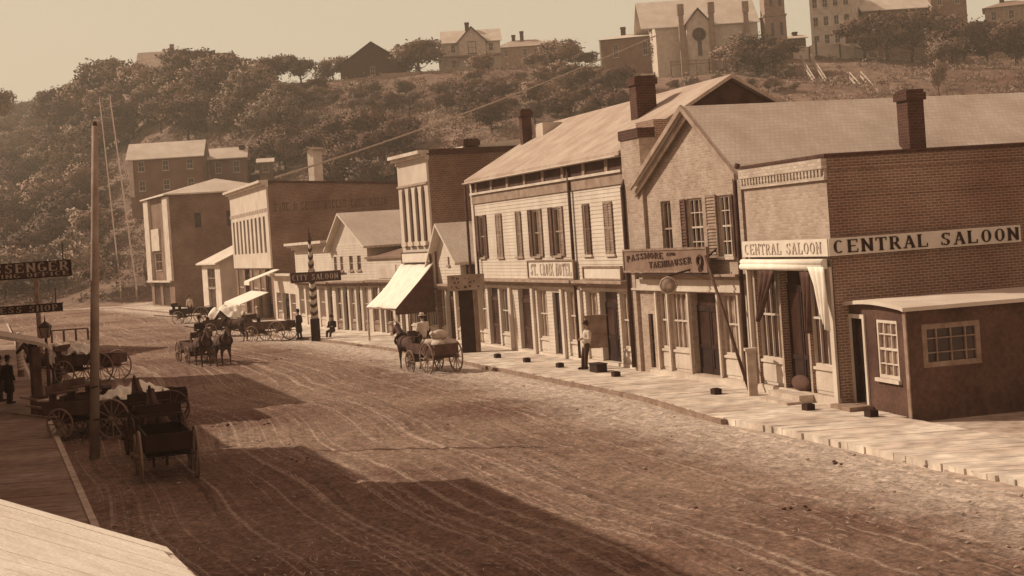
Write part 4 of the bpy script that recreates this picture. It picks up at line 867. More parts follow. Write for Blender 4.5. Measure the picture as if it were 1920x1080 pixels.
for i in range(n):
    y_ = ya+(yb-ya)*i/n; hgt_ = .62; z_ = (zA+zB)/2; w_ = (yb-ya)/n*.62
    if i in (4, 6, 12, 19, 24): continue
    k = i % 4
    mb.box(W+.004, W+.02, y_, y_+w_*.3, z_-hgt_/2, z_+hgt_/2)
    if k != 1: mb.box(W+.004, W+.02, y_+w_*.3, y_+w_, z_+hgt_/2-.1, z_+hgt_/2)
    if k in (0, 3): mb.box(W+.004, W+.02, y_+w_*.3, y_+w_, z_-hgt_/2, z_-hgt_/2+.1)
    if k in (1, 2): mb.box(W+.004, W+.02, y_+w_*.75, y_+w_, z_-hgt_/2, z_+hgt_/2)
mb.build('worn_wall_lettering', mat('worn_brick_paint', .12, .3, 2), b, label='faded illegible painted lettering')
MB().box(W+.004, W+.03, ya, yb, (zA+zB)/2-.5, (zA+zB)/2-.45).build('brick_course', 'wood', b)
# awnings of the block
for (px0, py0, px1, py1, lab, nm) in ((448,545,470,570,'small pale awning at the left end of the brick block','shop_awning'), (482,505,512,528,'small pale awning at the right end of the brick block','shop_awning')):
    x0, z0_ = f.f(px0, py1, -2.4); x1, z1_ = f.f(px1, py0, -.2); x0, x1 = max(0, min(x0, x1)), min(W, max(x0, x1)+.6)
    if x1-x0 < 1.5: x1 = x0+2.5
    t = thing(nm, lab, 'awning', f.o, f.rz, 'awnings of the brick block'); mb = MB(); mb.slab([(x0,-2.4,z0_),(x1,-2.4,z0_),(x1,-.15,z1_),(x0,-.15,z1_)], .05); mb.build('canvas', 'canvas', t)
    MB().box(x0, x1, -2.44, -2.4, z0_-.3, z0_-.02).build('valance', 'canvas', t)
# ---- small house with lit roof between the two brick blocks
f = Fr((384,583), (418,587)); W = f.W; b = bthing(f, 'little_roadside_house', 'little white house with pale sloping roof between the two far brick blocks')
ze = f.f(402,489)[1]; D = 9; zr_ = ze+1.9
w1 = (W*.3, W*.72, ze-2.6, ze-.7); dd = (W*.3, W*.7, .3, 2.4, .3)
mb = simple_holes_front(f, b, ze, [w1, dd], D, 'white', siding=.2)
for xx in (0, W): mb.add([(xx,0,ze),(xx,D,ze),(xx,D/2,zr_-.12)], [(0,1,2)])
mb.build('wall', 'white', b); window(b, *w1, y=.08, nx=2, nz=2, pane='glass', fr='tan'); door(b, dd[0]+.05, dd[1]-.05, .3, 2.4, .2, 'dark', transom=0)
gable_roof(b, W, D, ze, zr_, .5, .13, 'roof_pale', along='x')
# ---- far brick building at the end of the row
f = Fr((287,575.6), (330,579)); W = f.W; b = bthing(f, 'far_brick_building', 'tall weathered brick building with pale corner pier at the far end of the street')
zt = f.f(321,364)[1]; D = min(40, max(12, f.sd(437,358,W)[0])); print('far', W, zt, D)
sw = []
for (a, c, e_, g_) in ((364,399,378,426), (424,395,436,423)):
    y0_, z1_ = f.sd(a, c, W); y1_, z0_ = f.sd(e_, g_, W); sw.append((y0_, min(y1_, D-.3), z0_, z1_))
hl = [(W*.28, W*.55, zt*.34, zt*.5), (W*.5,W*.8,.3,2.8,.3), (W*.12,W*.4,.3,2.8,.3)]
mb, rt = wall_mb(W, zt, hl, .2); mb2, _ = wall_mb(D, zt, [s_ for s_ in sw if s_[0] < s_[1]], .2)
for q in hl[1:]: mb.quad((q[0],.3,.3),(q[1],.3,.3),(q[1],.3,2.8),(q[0],.3,2.8))
for q in mb2.f: mb.quad(*[(W-mb2.v[i][1], mb2.v[i][0], mb2.v[i][2]) for i in q])
mb.quad((0,0,0),(0,D,0),(0,D,zt),(0,0,zt)); mb.quad((0,D,0),(W,D,0),(W,D,zt),(0,D,zt)); mb.build('wall', 'brick_far', b)
for s_ in sw:
    if s_[0] < s_[1]: hh = window(b, 0, s_[1]-s_[0], 0, s_[3]-s_[2], .12, 2, 2, 'glass', 'dark', .06, sill=False); hh.rotation_euler = (0,0,math.pi/2); hh.location = (W, s_[0], s_[2])
window(b, *hl[0], y=.1, nx=2, nz=2, pane='glass', fr='tan'); door(b, hl[1][0]+.05, hl[1][1]-.05, .3, 2.75, .15, 'dark'); door(b, hl[2][0]+.05, hl[2][1]-.05, .3, 2.75, .15, 'dark')
MB().box(W-W*.2, W+.1, -.25, -.003, 3.0, zt-.2).build('corner_pier', 'trim', b); MB().box(-.1, W*.2, -.35, -.003, 3.0, zt-.1).build('corner_pier', 'trim', b)
MB().box(W*.2+.01, W*.55, -.2, -.003, zt*.52, zt*.72).build('wall_patch', 'cream', b); MB().box(-.1, W+.1, -.5, -.26, 2.85, 3.05).build('ledge', 'trim', b)
mb = MB(); mb.slab([(-.5,-.6,zt+.1),(W+.5,-.6,zt+.1),(W*.72,D*.5,zt+1.7)], .15); mb.slab([(W+.5,-.6,zt+.1),(W+.5,D+.4,zt+.1),(W*.72,D*.5,zt+1.7)], .15); mb.slab([(W+.5,D+.4,zt+.1),(-.5,D+.4,zt+.1),(W*.72,D*.5,zt+1.7)], .15); mb.slab([(-.5,D+.4,zt+.1),(-.5,-.6,zt+.1),(W*.72,D*.5,zt+1.7)], .15); mb.build('roof', 'roof_pale', b)
n = 14
for i in range(n): pass
# ================================================================ houses on the hill
def house(name, label, px, py, Y, w, d, h, rise, rz=0, wallm='brick_far', roofm='roof_pale', kind='x', wins=(), storeys=2, chim=(), over=.4, nfront=3, winm='glass', frm='trim', sidewin=0, base_drop=3.0, trim_corner=False, cat='house'):
    p = AT(px, py, Y); g0 = gz(p.x, p.y); z = p.z
    t = thing(name, label, cat, (p.x, p.y, z), rz)
    holes = []; sh = h/storeys
    for s_ in range(storeys):
        for i in range(nfront):
            cx_ = -w/2+w*(i+.5)/nfront; holes.append((cx_-.45+w/2, cx_+.45+w/2, sh*s_+sh*.3, sh*s_+sh*.82))
    mb, _ = wall_mb(w, h, holes, .15); 
    mb2 = MB(); mb2.add([(v[0]-w/2, v[1], v[2]) for v in mb.v], mb.f); 
    shell(mb2, -w/2, w/2, 0, d, 0, h); mb2.box(-w/2+.02, w/2-.02, .02, d-.02, -base_drop, 0)
    if kind == 'x':
        for xx in (-w/2, w/2): mb2.add([(xx,0,h),(xx,d,h),(xx,d/2,h+rise)], [(0,1,2)])
    if kind == 'y':
        for yy in (0, d): mb2.add([(-w/2,yy,h),(w/2,yy,h),(0,yy,h+rise)], [(0,1,2)])
    mb2.build('wall', wallm, t)
    m = MB()
    if kind == 'x':
        s_ = rise/(d/2); m.slab([(-w/2-over,-over,h-over*s_+.1),(w/2+over,-over,h-over*s_+.1),(w/2+over,d/2,h+rise+.1),(-w/2-over,d/2,h+rise+.1)], .12); m.slab([(-w/2-over,d/2+.002,h+rise+.1),(w/2+over,d/2+.002,h+rise+.1),(w/2+over,d+over,h-over*s_+.1),(-w/2-over,d+over,h-over*s_+.1)], .12)
    elif kind == 'y':
        s_ = rise/(w/2); m.slab([(-w/2-over,-over,h-over*s_+.1),(0,-over,h+rise+.1),(0,d+over,h+rise+.1),(-w/2-over,d+over,h-over*s_+.1)], .12); m.slab([(.002,-over,h+rise+.1),(w/2+over,-over,h-over*s_+.1),(w/2+over,d+over,h-over*s_+.1),(.002,d+over,h+rise+.1)], .12)
    else:
        a = (-w/2-over,-over,h+.05); b_ = (w/2+over,-over,h+.05); c = (w/2+over,d+over,h+.05); e_ = (-w/2-over,d+over,h+.05); k = min(w,d)*.42; r0 = (-w/2+k,d/2,h+rise); r1 = (w/2-k,d/2,h+rise)
        m.add([a,b_,c,e_,r0,r1], [(0,1,5,4),(1,2,5),(2,3,4,5),(3,0,4),(0,3,2,1)])
    rf = m.build('roof', roofm, t)
    for hh in holes: window(t, hh[0]-w/2, hh[1]-w/2, hh[2], hh[3], .08, 2, 2, winm, frm, .07)
    for (cx_, cy_, ch) in chim: chimney(rf, cx_, cy_, h+rise*.2, h+rise+ch, .8, .8)
    if trim_corner: MB().box(-w/2-.05, -w/2+.6, -.2, -.003, 0, h-.1).build('corner_pier', 'trim', t)
    return t
house('hillside_house', 'brick house with long pale roof low on the hill above the far brick building', 314,366,225, 10.5,7,5.6,2.3, R(4), 'brick_far','roof_pale','x', nfront=3, chim=(), trim_corner=True)
house('hillside_house', 'smaller dark house with pale roof and chimney, right of the long roofed hillside house', 428,336,232, 5.4,5,3.3,1.5, R(6), 'brick_far','roof_pale','x', nfront=2, storeys=1, chim=((2.2,2.0,.3),))
house('hillside_shed', 'tiny shed with pale roof on the hillside beside the small dark house', 499,331,238, 2.0,2.5,2.3,.5, R(6), 'brick_far','roof_pale','x', nfront=1, storeys=1, chim=(), cat='shed')
house('hillside_shed', 'narrow pale windowless shed end behind the roof of the large brick block', 584,328,205, 1.1,1.6,3.4,.2, R(-40), 'white','roof_dark','y', nfront=0, storeys=1, chim=(), cat='shed')
house('hilltop_house', 'broad pale roofed hilltop house with thin chimney, half hidden by trees', 297,158,350, 9,8,4.2,3.6, R(3), 'tan','roof','x', nfront=3, storeys=1, chim=((3.0,3.6,1.5),))
house('hilltop_cottage', 'small white gabled cottage showing through the trees below the hilltop house', 236,208,330, 4,4.2,2.0,1.5, R(-55), 'white','roof_pale','y', nfront=1, storeys=1)
house('hilltop_barn', 'dark barn with broad gable rising among ridge trees left of the villa', 700,150,300, 12.5,12,3.2,4.2, R(2), 'dark','dark','y', nfront=1, storeys=1)
# villa with central gable
t = house('hilltop_villa', 'two storey villa on the ridge with central pointed gable, porch and pale roof', 888,134,300, 11.0,8,5.9,2.6, R(3), 'trim','roof_pale','x', nfront=3, storeys=2, chim=((-.6,4,1.6),), winm='glass')
mb = MB(); mb.add([(-2.6,-.6,5.9),(2.6,-.6,5.9),(0,-.6,8.4)], [(0,1,2)]); mb.box(-2.6, 2.6, -.6, -.003, 0, 5.9); mb.build('central_gable', 'trim', t)
mb = MB(); mb.slab([(-3.2,-1,5.45),(0,-1,8.75),(0,4,8.75),(-3.2,4,5.45)], .2); mb.slab([(.002,-1,8.75),(3.2,-1,5.45),(3.2,4,5.45),(.002,4,8.75)], .2); mb.build('gable_roof', 'wood_d', t)
window(t, -.8, .8, 3.4, 5.8, -.61, 2, 2, 'glass', 'dark', .1, label='tall central window'); MB().box(-5.6, 5.6, -2.2, -.61, 2.75, 3.0).build('porch_roof', 'wood', t)
for i in range(6): MB().box(-5.5+i*2.17, -5.35+i*2.17, -2.15, -2.0, 0, 2.74).build('porch_post', 'tan', t)
MB().box(-6.6,-5.55,.0,7,0,5.8).build('side_wing', 'white', t)
house('ridge_bungalow', 'low hip roofed house with two chimneys on the ridge right of the villa', 985,110,330, 12,8,2.6,1.9, 0, 'grey','roof','h', nfront=3, storeys=1, chim=((-2.2,4,1.2), (-.4,4,1.9)))
t = house('ridge_house', 'square brick hip roofed house with one chimney on the ridge left of the church', 1184,120,272, 10.4,8,4.6,1.1, R(-12), 'brick_far','roof_pale','h', nfront=2, storeys=1, chim=((-1.6,4,1.4),))
MB().box(-5.45,-5.21,.0,7.5,0,4.5).build('side_wall', 'white', t); MB().box(4.4,9.0,0,5,-1,2.4).build('rear_wing', 'brick_far', t); MB().slab([(4.3,-.4,2.5),(9.3,-.4,2.5),(9.3,5.2,3.3),(4.3,5.2,3.3)], .15).build('wing_roof', 'tin', t)
# church
p = AT(1340,100,262); t = thing('stone_church', 'stone church on the ridge with steep pale roof, rose gable transept and square tower', 'church', (p.x, p.y, p.z-2), R(1))
s = 262/FOC
def cx(px): return (px-1340)*s
hE = 5.0+2; rz_ = 12.3
mb = MB(); mb.box(cx(1232), cx(1424), 0, 13, -4, hE); 
for xx in (cx(1232), cx(1424)): mb.add([(xx,0,hE),(xx,13,hE),(xx,6.5,rz_-.2)], [(0,1,2)])
mb.build('nave_wall', 'trim', t)
mb = MB(); mb.slab([(cx(1205),-.4,hE-.1),(cx(1428),-.4,hE-.1),(cx(1428),6.5,rz_),(cx(1205),6.5,rz_)], .15); mb.slab([(cx(1205),6.502,rz_),(cx(1428),6.502,rz_),(cx(1428),13.4,hE-.1),(cx(1205),13.4,hE-.1)], .15); mb.build('roof', 'roof_pale', t)
x0, x1 = cx(1288), cx(1333); xm = (x0+x1)/2
mb = MB(); mb.box(x0, x1, -1.6, -.01, -4, 7.1); mb.prism([(x0,7.1),(x1,7.1),(xm,9.3)], -1.6, 3); mb.build('transept_wall', 'cream', t)
mb = MB(); mb.slab([(x0-.5,-2,6.7),(xm,-2,9.7),(xm,4,9.7),(x0-.5,4,6.7)], .22); mb.slab([(xm+.002,-2,9.7),(x1+.5,-2,6.7),(x1+.5,4,6.7),(xm+.002,4,9.7)], .22); mb.build('transept_roof', 'wood_d', t)
mb = MB(); mb.tube((xm,-1.75,5.2),(xm,-1.6,5.2),1.15,n=16); o = mb.build('rose_window', 'wood_d', t); mb = MB(); mb.tube((xm,-1.8,5.2),(xm,-1.76,5.2),.9,n=16); mb.build('pane', 'glass', o)
MB().box(xm-.35, xm+.35, -1.7, -1.6, 1.6, 4.0).build('lancet_window', 'glass', t)
for px_ in (1278, 1335, 1402):
    xx = cx(px_); mb = MB(); mb.box(xx-.42, xx+.42, -2.2 if px_ < 1400 else -.6, -1.4 if px_ < 1400 else -.02, -4, 8.6); mb.box(xx-.55, xx+.55, -2.35 if px_ < 1400 else -.75, -1.3 if px_ < 1400 else .1, 8.6, 10.4); mb.build('buttress_pinnacle', 'grey', t)
x0, x1 = cx(1436), cx(1476); mb = MB(); mb.box(x0, x1, -1.0, 3.2, -4, 7.5); mb.box(x0-.15, x1+.15, -1.15, 3.35, 7.5, 7.8); mb.box(x0+.1, x1-.1, -.9, 3.1, 7.8, 15.5); mb.box(x0-.2, x1+.2, -1.2, 3.4, 15.5, 16); mb.build('tower', 'grey', t)
for k in range(2):
    for zz in (4.2, 9.2): xx = x0+1.0+k*1.5; MB().box(xx, xx+.5, -1.05 if zz < 7 else -.93, -.9, zz, zz+2.2).build('belfry_window', 'glass', t)
mb = MB(); mb.prism([(x0,16),(x1,16),((x0+x1)/2,22)], -1, 3.2); mb.build('spire', 'wood_d', t)
# three storey house and its neighbours
t = house('tall_ridge_house', 'tall pale three storey house with bracketed eaves on the ridge, right of the church', 1562,92,268, 7.2,9,9.6,2.2, R(-24), 'cream','wood','h', nfront=4, storeys=3, chim=((1,4,1),))
house('ridge_outbuilding', 'long low outbuilding with pale roof between the church and the tall ridge house', 1487,90,270, 4.6,4,1.7,.6, 0, 'brick_far','tin','x', nfront=0, storeys=1, chim=((.8,2,.7),), cat='outbuilding')
house('broad_roof_house', 'dark brick house with broad pale roof half hidden by trees near the right edge', 1685,90,272, 12,9,7.0,3.0, R(4), 'brick_far','roof_pale','x', nfront=4, storeys=2)
house('square_ridge_house', 'square brick house rising out of frame behind the broad roofed house', 1783,70,290, 6.5,7,9.5,1.2, R(-6), 'brick_far','roof_dark','h', nfront=2, storeys=2)
house('right_ridge_house', 'hip roofed house with pale gable wall at the right end of the ridge', 1900,80,262, 8.6,8,6.2,1.4, R(-18), 'tan','wood','h', nfront=3, storeys=2, chim=((-1.4,3.5,1.1),))
# ================================================================ fences and walls on the hill
def rail_fence(name, label, pts, Y, h=1.2, m='wood', cat='fence', solid=False, rails=2, step=2.4, tall=None):
    P = []
    for (a, c), yy in zip(pts, Y if isinstance(Y, (list, tuple)) else [Y]*len(pts)): P.append(AT(a, c, yy))
    t = thing(name, label, cat, P[0]); o0 = P[0]
    for a, c in zip(P[:-1], P[1:]):
        n = max(1, int((c-a).length/step))
        if solid:
            d = (c-a); mbs = MB(); mbs.hexa([a-o0-Vector((0,0,1.2)), c-o0-Vector((0,0,1.2)), c-o0+Vector((0,.1,-1.2)), a-o0+Vector((0,.1,-1.2))], [a-o0+Vector((0,0,h)), c-o0+Vector((0,0,h)), c-o0+Vector((0,.1,h)), a-o0+Vector((0,.1,h))]); mbs.build('boards', m, t)
        else:
            for r_ in range(rails): MB().bar(a-o0+Vector((0,0,h*(r_+1)/rails)), c-o0+Vector((0,0,h*(r_+1)/rails)), .12).build('rail', m, t)
        for i in range(n+1):
            p = a+(c-a)*i/n-o0; MB().box(p.x-.09, p.x+.09, p.y-.15, p.y-.01, p.z-1.2, p.z+h+.1).build('post', m, t)
    return t
rail_fence('board_fence', 'long low board fence along the crest below the ridge trees and barn', [(527,166),(620,160),(714,151)], 297, .9, 'tan', solid=True)
rail_fence('board_fence', 'pale board fence along the crest in front of the villa', [(716,150),(790,146),(960,140)], 291, 1.2, 'tan', solid=True)
rail_fence('rail_fence', 'open rail fence crossing the slope below the church', [(1258,128),(1330,124),(1438,112)], [262,258,262], 1.1, 'wood')
rail_fence('picket_fence', 'bright white fence in front of the tall ridge house', [(1488,97),(1518,100),(1530,90),(1575,96),(1628,104)], 262, 1.1, 'white', solid=True)
# ================================================================ stairs on the hill
def stair(name, label, bot, top, w=1.6, m='wood_l', steps=26, rail=1.0, side=Vector((1,0,0))):
    d = top-bot; t = thing(name, label, 'stairs', bot); n = steps; sv = side.normalized()*w/2
    for s_ in (-1, 1):
        MB().bar(sv*s_+Vector((0,0,.1)), d+sv*s_+Vector((0,0,.1)), .16, .3).build('stringer', m, t); MB().bar(sv*s_+Vector((0,0,rail)), d+sv*s_+Vector((0,0,rail)), .14).build('handrail', m, t)
    mb = MB()
    for i in range(n):
        p = d*(i+.5)/n; mb.hexa([p-sv+Vector((0,-.14,0)), p+sv+Vector((0,-.14,0)), p+sv+Vector((0,.14,0)), p-sv+Vector((0,.14,0))], [p-sv+Vector((0,-.14,.05)), p+sv+Vector((0,-.14,.05)), p+sv+Vector((0,.14,.05)), p-sv+Vector((0,.14,.05))])
    mb.build('treads', 'wood', t)
    for i in range(5):
        p = d*i/4
        for s_ in (-1, 1): q = p+sv*s_; MB().box(q.x-.07, q.x+.07, q.y-.07, q.y+.07, q.z-1.2, q.z+rail).build('post', m, t)
    return t
stair('hill_stairs', 'long steep public stairway climbing the wooded hill behind the far end of the street', AT(243,562,196), AT(197,192,300), 2.0, 'wood', 60, 1.1, Vector((1,.1,0)))
a_ = AT(1540,160,235); stair('hillside_steps', 'wooden steps with two pale rails going down the slope above the saloon roofs', a_, AT(1511,113,250), 1.7, 'wood_l', 20, .9)
stair('lower_hillside_steps', 'lower flight of pale railed wooden steps just above the gabled shop roof', AT(1636,181,222), AT(1604,146,234), 1.7, 'wood_l', 16, .9)
rail_fence('stair_landing', 'railed wooden landing between the two flights of hillside steps', [(1541,161),(1586,153)], [235,235], 1.0, 'wood_l', cat='landing', step=1.1)
# ================================================================ wires
def wire(label, pts, r=.05):
    P = [AT(*p) for p in pts]; mb = MB()
    for a, c in zip(P[:-1], P[1:]): mb.tube(a-P[0], c-P[0], r, n=5)
    o = mb.build('cable', 'wood_l', loc=P[0]); tag(o, label, 'cable')
def sag(x0, y0, Y0, x1, y1, Y1, s, n=12):
    return [(x0+(x1-x0)*i/n, y0+(y1-y0)*i/n+s*4*(i/n)*(1-i/n), Y0+(Y1-Y0)*i/n) for i in range(n+1)]
wire('long pale cable running from the square ridge house down across the wooded slope', sag(1232,66,255,515,333,150,12), .11)
wire('thin cable rising from behind the far brick building to the ridge trees', sag(420,330,235,545,148,290,3), .06)
# ================================================================ buildings on the left side, mostly out of frame (they shade the street)
def lx(Y): return -21.1-.342*(Y-56)
def left_building(name, label, Ya, Yb, h, wallm, d=13, storeys=2, roof='flat', nb=4):
    f = Fr(Vector((lx(Ya), Ya, 0)), Vector((lx(Yb), Yb, 0))); W = f.W; b = bthing(f, name, label)
    holes = []; bays = []
    for i in range(nb):
        a = W*(i+.15)/nb; c = W*(i+.85)/nb; k = 'D' if i % 2 else 'w'; bays.append((k, a, c)); holes.append((a, c, .3, 3.0)+((.35,) if k == 'D' else ()))
        for s_ in range(1, storeys): zc = 4.4+(s_-1)*3.2; holes.append(((a+c)/2-.5, (a+c)/2+.5, zc, zc+1.8))
    mb, _ = wall_mb(W, h, holes, .2, siding=.16 if wallm in ('white', 'cream', 'grey') else 0); shell(mb, 0, W, 0, d, 0, h)
    for q in holes:
        if len(q) > 4: mb.quad((q[0],q[4],q[2]),(q[1],q[4],q[2]),(q[1],q[4],q[3]),(q[0],q[4],q[3]))
    if roof == 'gable': mb.add([(0,0,h),(W,0,h),(W/2,0,h+2.4)], [(0,1,2)]); mb.add([(0,d,h),(W,d,h),(W/2,d,h+2.4)], [(0,1,2)])
    mb.build('wall', wallm, b); storefront(b, bays, .3, 3.0, .9, 'trim', 'grey')
    for q in holes:
        if len(q) == 4 and q[2] > 4: window(b, *q, y=.1, nx=2, nz=2)
    cornice(b, -.1, W+.1, h-.35, .5, .5, 'cream' if wallm != 'brick' else 'chim')
    if roof == 'gable': gable_roof(b, W, d, h, h+2.5, .4, .14, 'roof')
    else: MB().box(.1, W-.1, .3, d-.1, h+.0, h+.05).build('roof', 'tin', b)
    return b
left_building('brick_hall', 'tall brick hall beyond the left edge whose shadow falls on the near street', 24.5, 38.95, 10.55, 'brick')
left_building('two_storey_shop', 'plain two storey board shop on the left side beyond the tall brick hall', 39.0, 45.8, 8.7, 'grey', nb=3)
left_building('low_left_shop', 'low board shop on the left side between two taller shops', 45.9, 53.4, 7.0, 'cream', storeys=1, nb=3)
left_building('narrow_left_shop', 'narrow two storey shop on the left side beside the long block', 53.5, 58.4, 9.2, 'white', nb=2)
left_building('long_left_block', 'long brick block on the left side whose shadow reaches mid street', 58.5, 73.4, 11.0, 'brick', nb=5)
left_building('low_left_store', 'low store on the left side past the long brick block', 73.6, 90, 4.6, 'grey', storeys=1, nb=5)
left_building('far_left_shop', 'gabled two storey shop farthest along the left side', 91, 102.5, 8.6, 'white', roof='gable', nb=4)
left_building('near_left_store', 'low store on the left beside the camera, carrying the plank canopy', 4, 24.3, 4.3, 'white', storeys=1, nb=5)
M['deck2'] = mat('canopy_planks_worn', .80, .10, 3.0, fine=.16, fscale=38)
# ---- plank canopy right below the camera
P0 = G(300, 1022, 3.4); P1 = G(362, 1082, 3.4); dr_ = (P1-P0).normalized(); nn = Vector((-.957,-.29,0)); rise = .44/1.035
f0 = P0; A = f0; B_ = f0+dr_*9; C_ = B_+nn*5+Vector((0,0,5*rise)); D_ = A+nn*5+Vector((0,0,5*rise))
t = thing('plank_canopy', 'sunlit pale plank canopy roof just below the camera at the lower left corner', 'canopy', f0, math.atan2(dr_.y, dr_.x))
def to(p): q = p-f0; a = math.atan2(dr_.y, dr_.x); return (q.x*math.cos(a)+q.y*math.sin(a), -q.x*math.sin(a)+q.y*math.cos(a), q.z)
dk = MB(); rr_ = random.Random(2); A0, D0, C0, B0 = [Vector(to(q)) for q in (A, D_, C_, B_)]; nb_ = 30
for i in range(nb_):
    u0, u1 = i/nb_+.0001, (i+1)/nb_-.0001; e_ = rr_.uniform(-.03, .05)*1.0; zz_ = rr_.uniform(-.002, .002)
    pa, pb_, pc, pd = A0+(B0-A0)*u0, A0+(B0-A0)*u1, D0+(C0-D0)*u1, D0+(C0-D0)*u0; off = (A0-D0).normalized()*e_
    dk.slab([tuple(pa+off+Vector((0,0,zz_))), tuple(pb_+off+Vector((0,0,zz_))), tuple(pc+Vector((0,0,zz_))), tuple(pd+Vector((0,0,zz_)))], .035)
dk.build('deck', M['deck2'], t); MB().slab([tuple(q-Vector((0,0,.04))) for q in (A0,D0,C0,B0)], .06).build('sheathing', 'wood', t)
ed = MB(); a0, b0 = Vector(to(A)), Vector(to(B_)); ed.bar(a0+Vector((0,0,-.12)), b0+Vector((0,0,-.12)), .08, .2); ed.build('eaves_board', 'wood_l', t)
ed = MB(); ed.bar(Vector(to(A))+Vector((0,0,-.12)), Vector(to(D_))+Vector((0,0,-.12)), .08, .2); ed.build('rake_board', 'wood', t)
for k in (0, 4, 8): q = a0+(b0-a0)*k/9; MB().box(q.x-.08, q.x+.08, q.y-.02, q.y+.14, -3.3, -.22).build('post', 'wood', t)
# ---- porch roof over the left walk, its posts and the hanging signs
tip = G(97, 650, 2.55); Ysl = tip.y
t = thing('walk_porch', 'pale sloping porch roof over the left boardwalk carried on dark posts', 'porch', tip, R(-70.8-0))
mb = MB(); L_ = 6; n = 8
for i in range(n):      # local +x along the street towards the camera, +y away from the street... built in world axes instead
    pass
sd = Vector((-.323,.946,0)); inn = Vector((-.946,-.323,0))
def wl(v): a = R(-70.8); return (v.x*math.cos(a)+v.y*math.sin(a), -v.x*math.sin(a)+v.y*math.cos(a), v.z)
pts = [wl(inn*s_+Vector((0,0,z_))) for s_, z_ in ((0,-.12),(.15,.08),(.5,.22),(4.4,1.25))]; far = [wl(inn*s_+Vector((0,0,z_))+sd*5) for s_, z_ in ((0,-.12),(.15,.08),(.5,.22),(4.4,1.25))]
for i in range(3): mb.slab([pts[i], pts[i+1], far[i+1], far[i]], .12)
mb.build('roof', 'wood_l', t)
for s_, k in ((.55,.1), (.55,4.8)):
    q = Vector(wl(inn*s_+sd*k)); MB().box(q.x-.14, q.x+.14, q.y-.14, q.y+.14, -2.4, .02).build('post', 'wood_d', t)
q0, q1 = Vector(wl(inn*.55+sd*.1)), Vector(wl(inn*.55+sd*4.8)); MB().bar(q0+Vector((0,0,.05)), q1+Vector((0,0,.05)), .14, .2).build('beam', 'wood_d', t)
MB().box(q0.x-.3, q0.x+.3, q0.y-.3, q0.y+.3, -2.4, -1.7).build('post_base', 'wood_d', t)
def hang_sign(name, label, Y, px_r, py_t, py_b, w_, lines, m='sign_b', ink='gilt'):
    p = AT(px_r, py_b, Y); q = AT(px_r, py_t, Y); h_ = q.z-p.z; t = thing(name, label, 'sign', (p.x, p.y, p.z), R(1))
    MB().box(-w_, 0, -.04, .04, 0, h_).build('sign_board', m, t)
    mb = MB(); mb.box(-w_, 0, -.07, -.041, h_-.05, h_); mb.box(-w_, 0, -.07, -.041, 0, .05); mb.box(-.06, 0, -.07, -.041, .05, h_-.05); mb.build('sign_frame', 'vdark', t)
    for txt, hh, ww, xr, zc in lines:
        o = serif_text(txt, hh, ww, heavy=.24).build('lettering', ink, t); o.location = (-xr-ww/2, -.06, zc)
    for xx in (-.3, -w_+.4): MB().bar((xx,0,h_), (xx,0,h_+.7), .04).build('hanger', 'iron', t)
    return t
s_ = 60/FOC
hang_sign('hanging_sign', 'black hanging board reading MESSENGER PRINTING OFFICE high over the left boardwalk', 60, 135, 486, 517, 4.1, [('MESSENGER', 17*s_, 186*s_, 4*s_, 20.5*s_), ('PRINTING OFFICE', 7.5*s_, 196*s_, 4*s_, 6.5*s_)])
s_ = 74/FOC
hang_sign('hanging_sign', 'black hanging board reading HARNESS SHOP, the lower and farther board over the left boardwalk', 74, 118, 567, 583, 5.0, [('HARNESS SHOP', 11*s_, 168*s_, 7*s_, 8*s_)])
p = G(79, 692, .16); hh = AT(75, 518, p.y).z; o = MB().box(-.1,.1,-.1,.1,0,hh-.16).build('sign_post', 'wood', loc=(p.x, p.y, .16)); tag(o, 'tall square timber post on the left walk holding up the hanging boards', 'post')
p = G(40, 706, .16); t = thing('barber_pole', 'short barber pole with pale spiral stripes beside the left boardwalk shops', 'barber pole', p, 0)
hz = AT(33,634,p.y).z-.16; MB().tube((0,0,0),(0,0,hz),.16,n=12).build('pole', 'wood', t); mb = MB()
for k in range(9):
    for i in range(12):
        a0, a1 = 2*math.pi*i/12, 2*math.pi*(i+1)/12; z0 = .2+(hz-.4)*(k+i/12)/9; z1 = .2+(hz-.4)*(k+(i+1)/12)/9
        mb.quad((.17*math.cos(a0),.17*math.sin(a0),z0),(.17*math.cos(a1),.17*math.sin(a1),z1),(.17*math.cos(a1),.17*math.sin(a1),z1+.13),(.17*math.cos(a0),.17*math.sin(a0),z0+.13))
mb.build('stripe', 'white', t); MB().ball((0,0,hz+.14),.16).build('finial', 'white', t)
# street lamp
p = AT(86, 634, 64); base = Vector((p.x, p.y, .16)); hz = p.z-.16; t = thing('street_lamp', 'small glazed street lamp with pointed finial behind the left porch roof', 'street lamp', base, 0)
MB().tube((0,0,0),(0,0,hz),.09,.06).build('post', 'iron', t); mb = MB(); k = 4; r0, r1, hh = .16, .27, .45
for i in range(4):
    a = math.pi/4+math.pi/2*i; mb.bar((r0*math.cos(a), r0*math.sin(a), hz),(r1*math.cos(a), r1*math.sin(a), hz+hh), .03)
mb.box(-.2,.2,-.2,.2,hz+hh,hz+hh+.03); mb.add([(-.24,-.24,hz+hh+.03),(.24,-.24,hz+hh+.03),(.24,.24,hz+hh+.03),(-.24,.24,hz+hh+.03),(0,0,hz+hh+.28)], [(0,1,4),(1,2,4),(2,3,4),(3,0,4)]); mb.tube((0,0,hz+hh+.24),(0,0,hz+hh+.5),.03,.01); lf = mb.build('lantern_frame', 'iron', t)
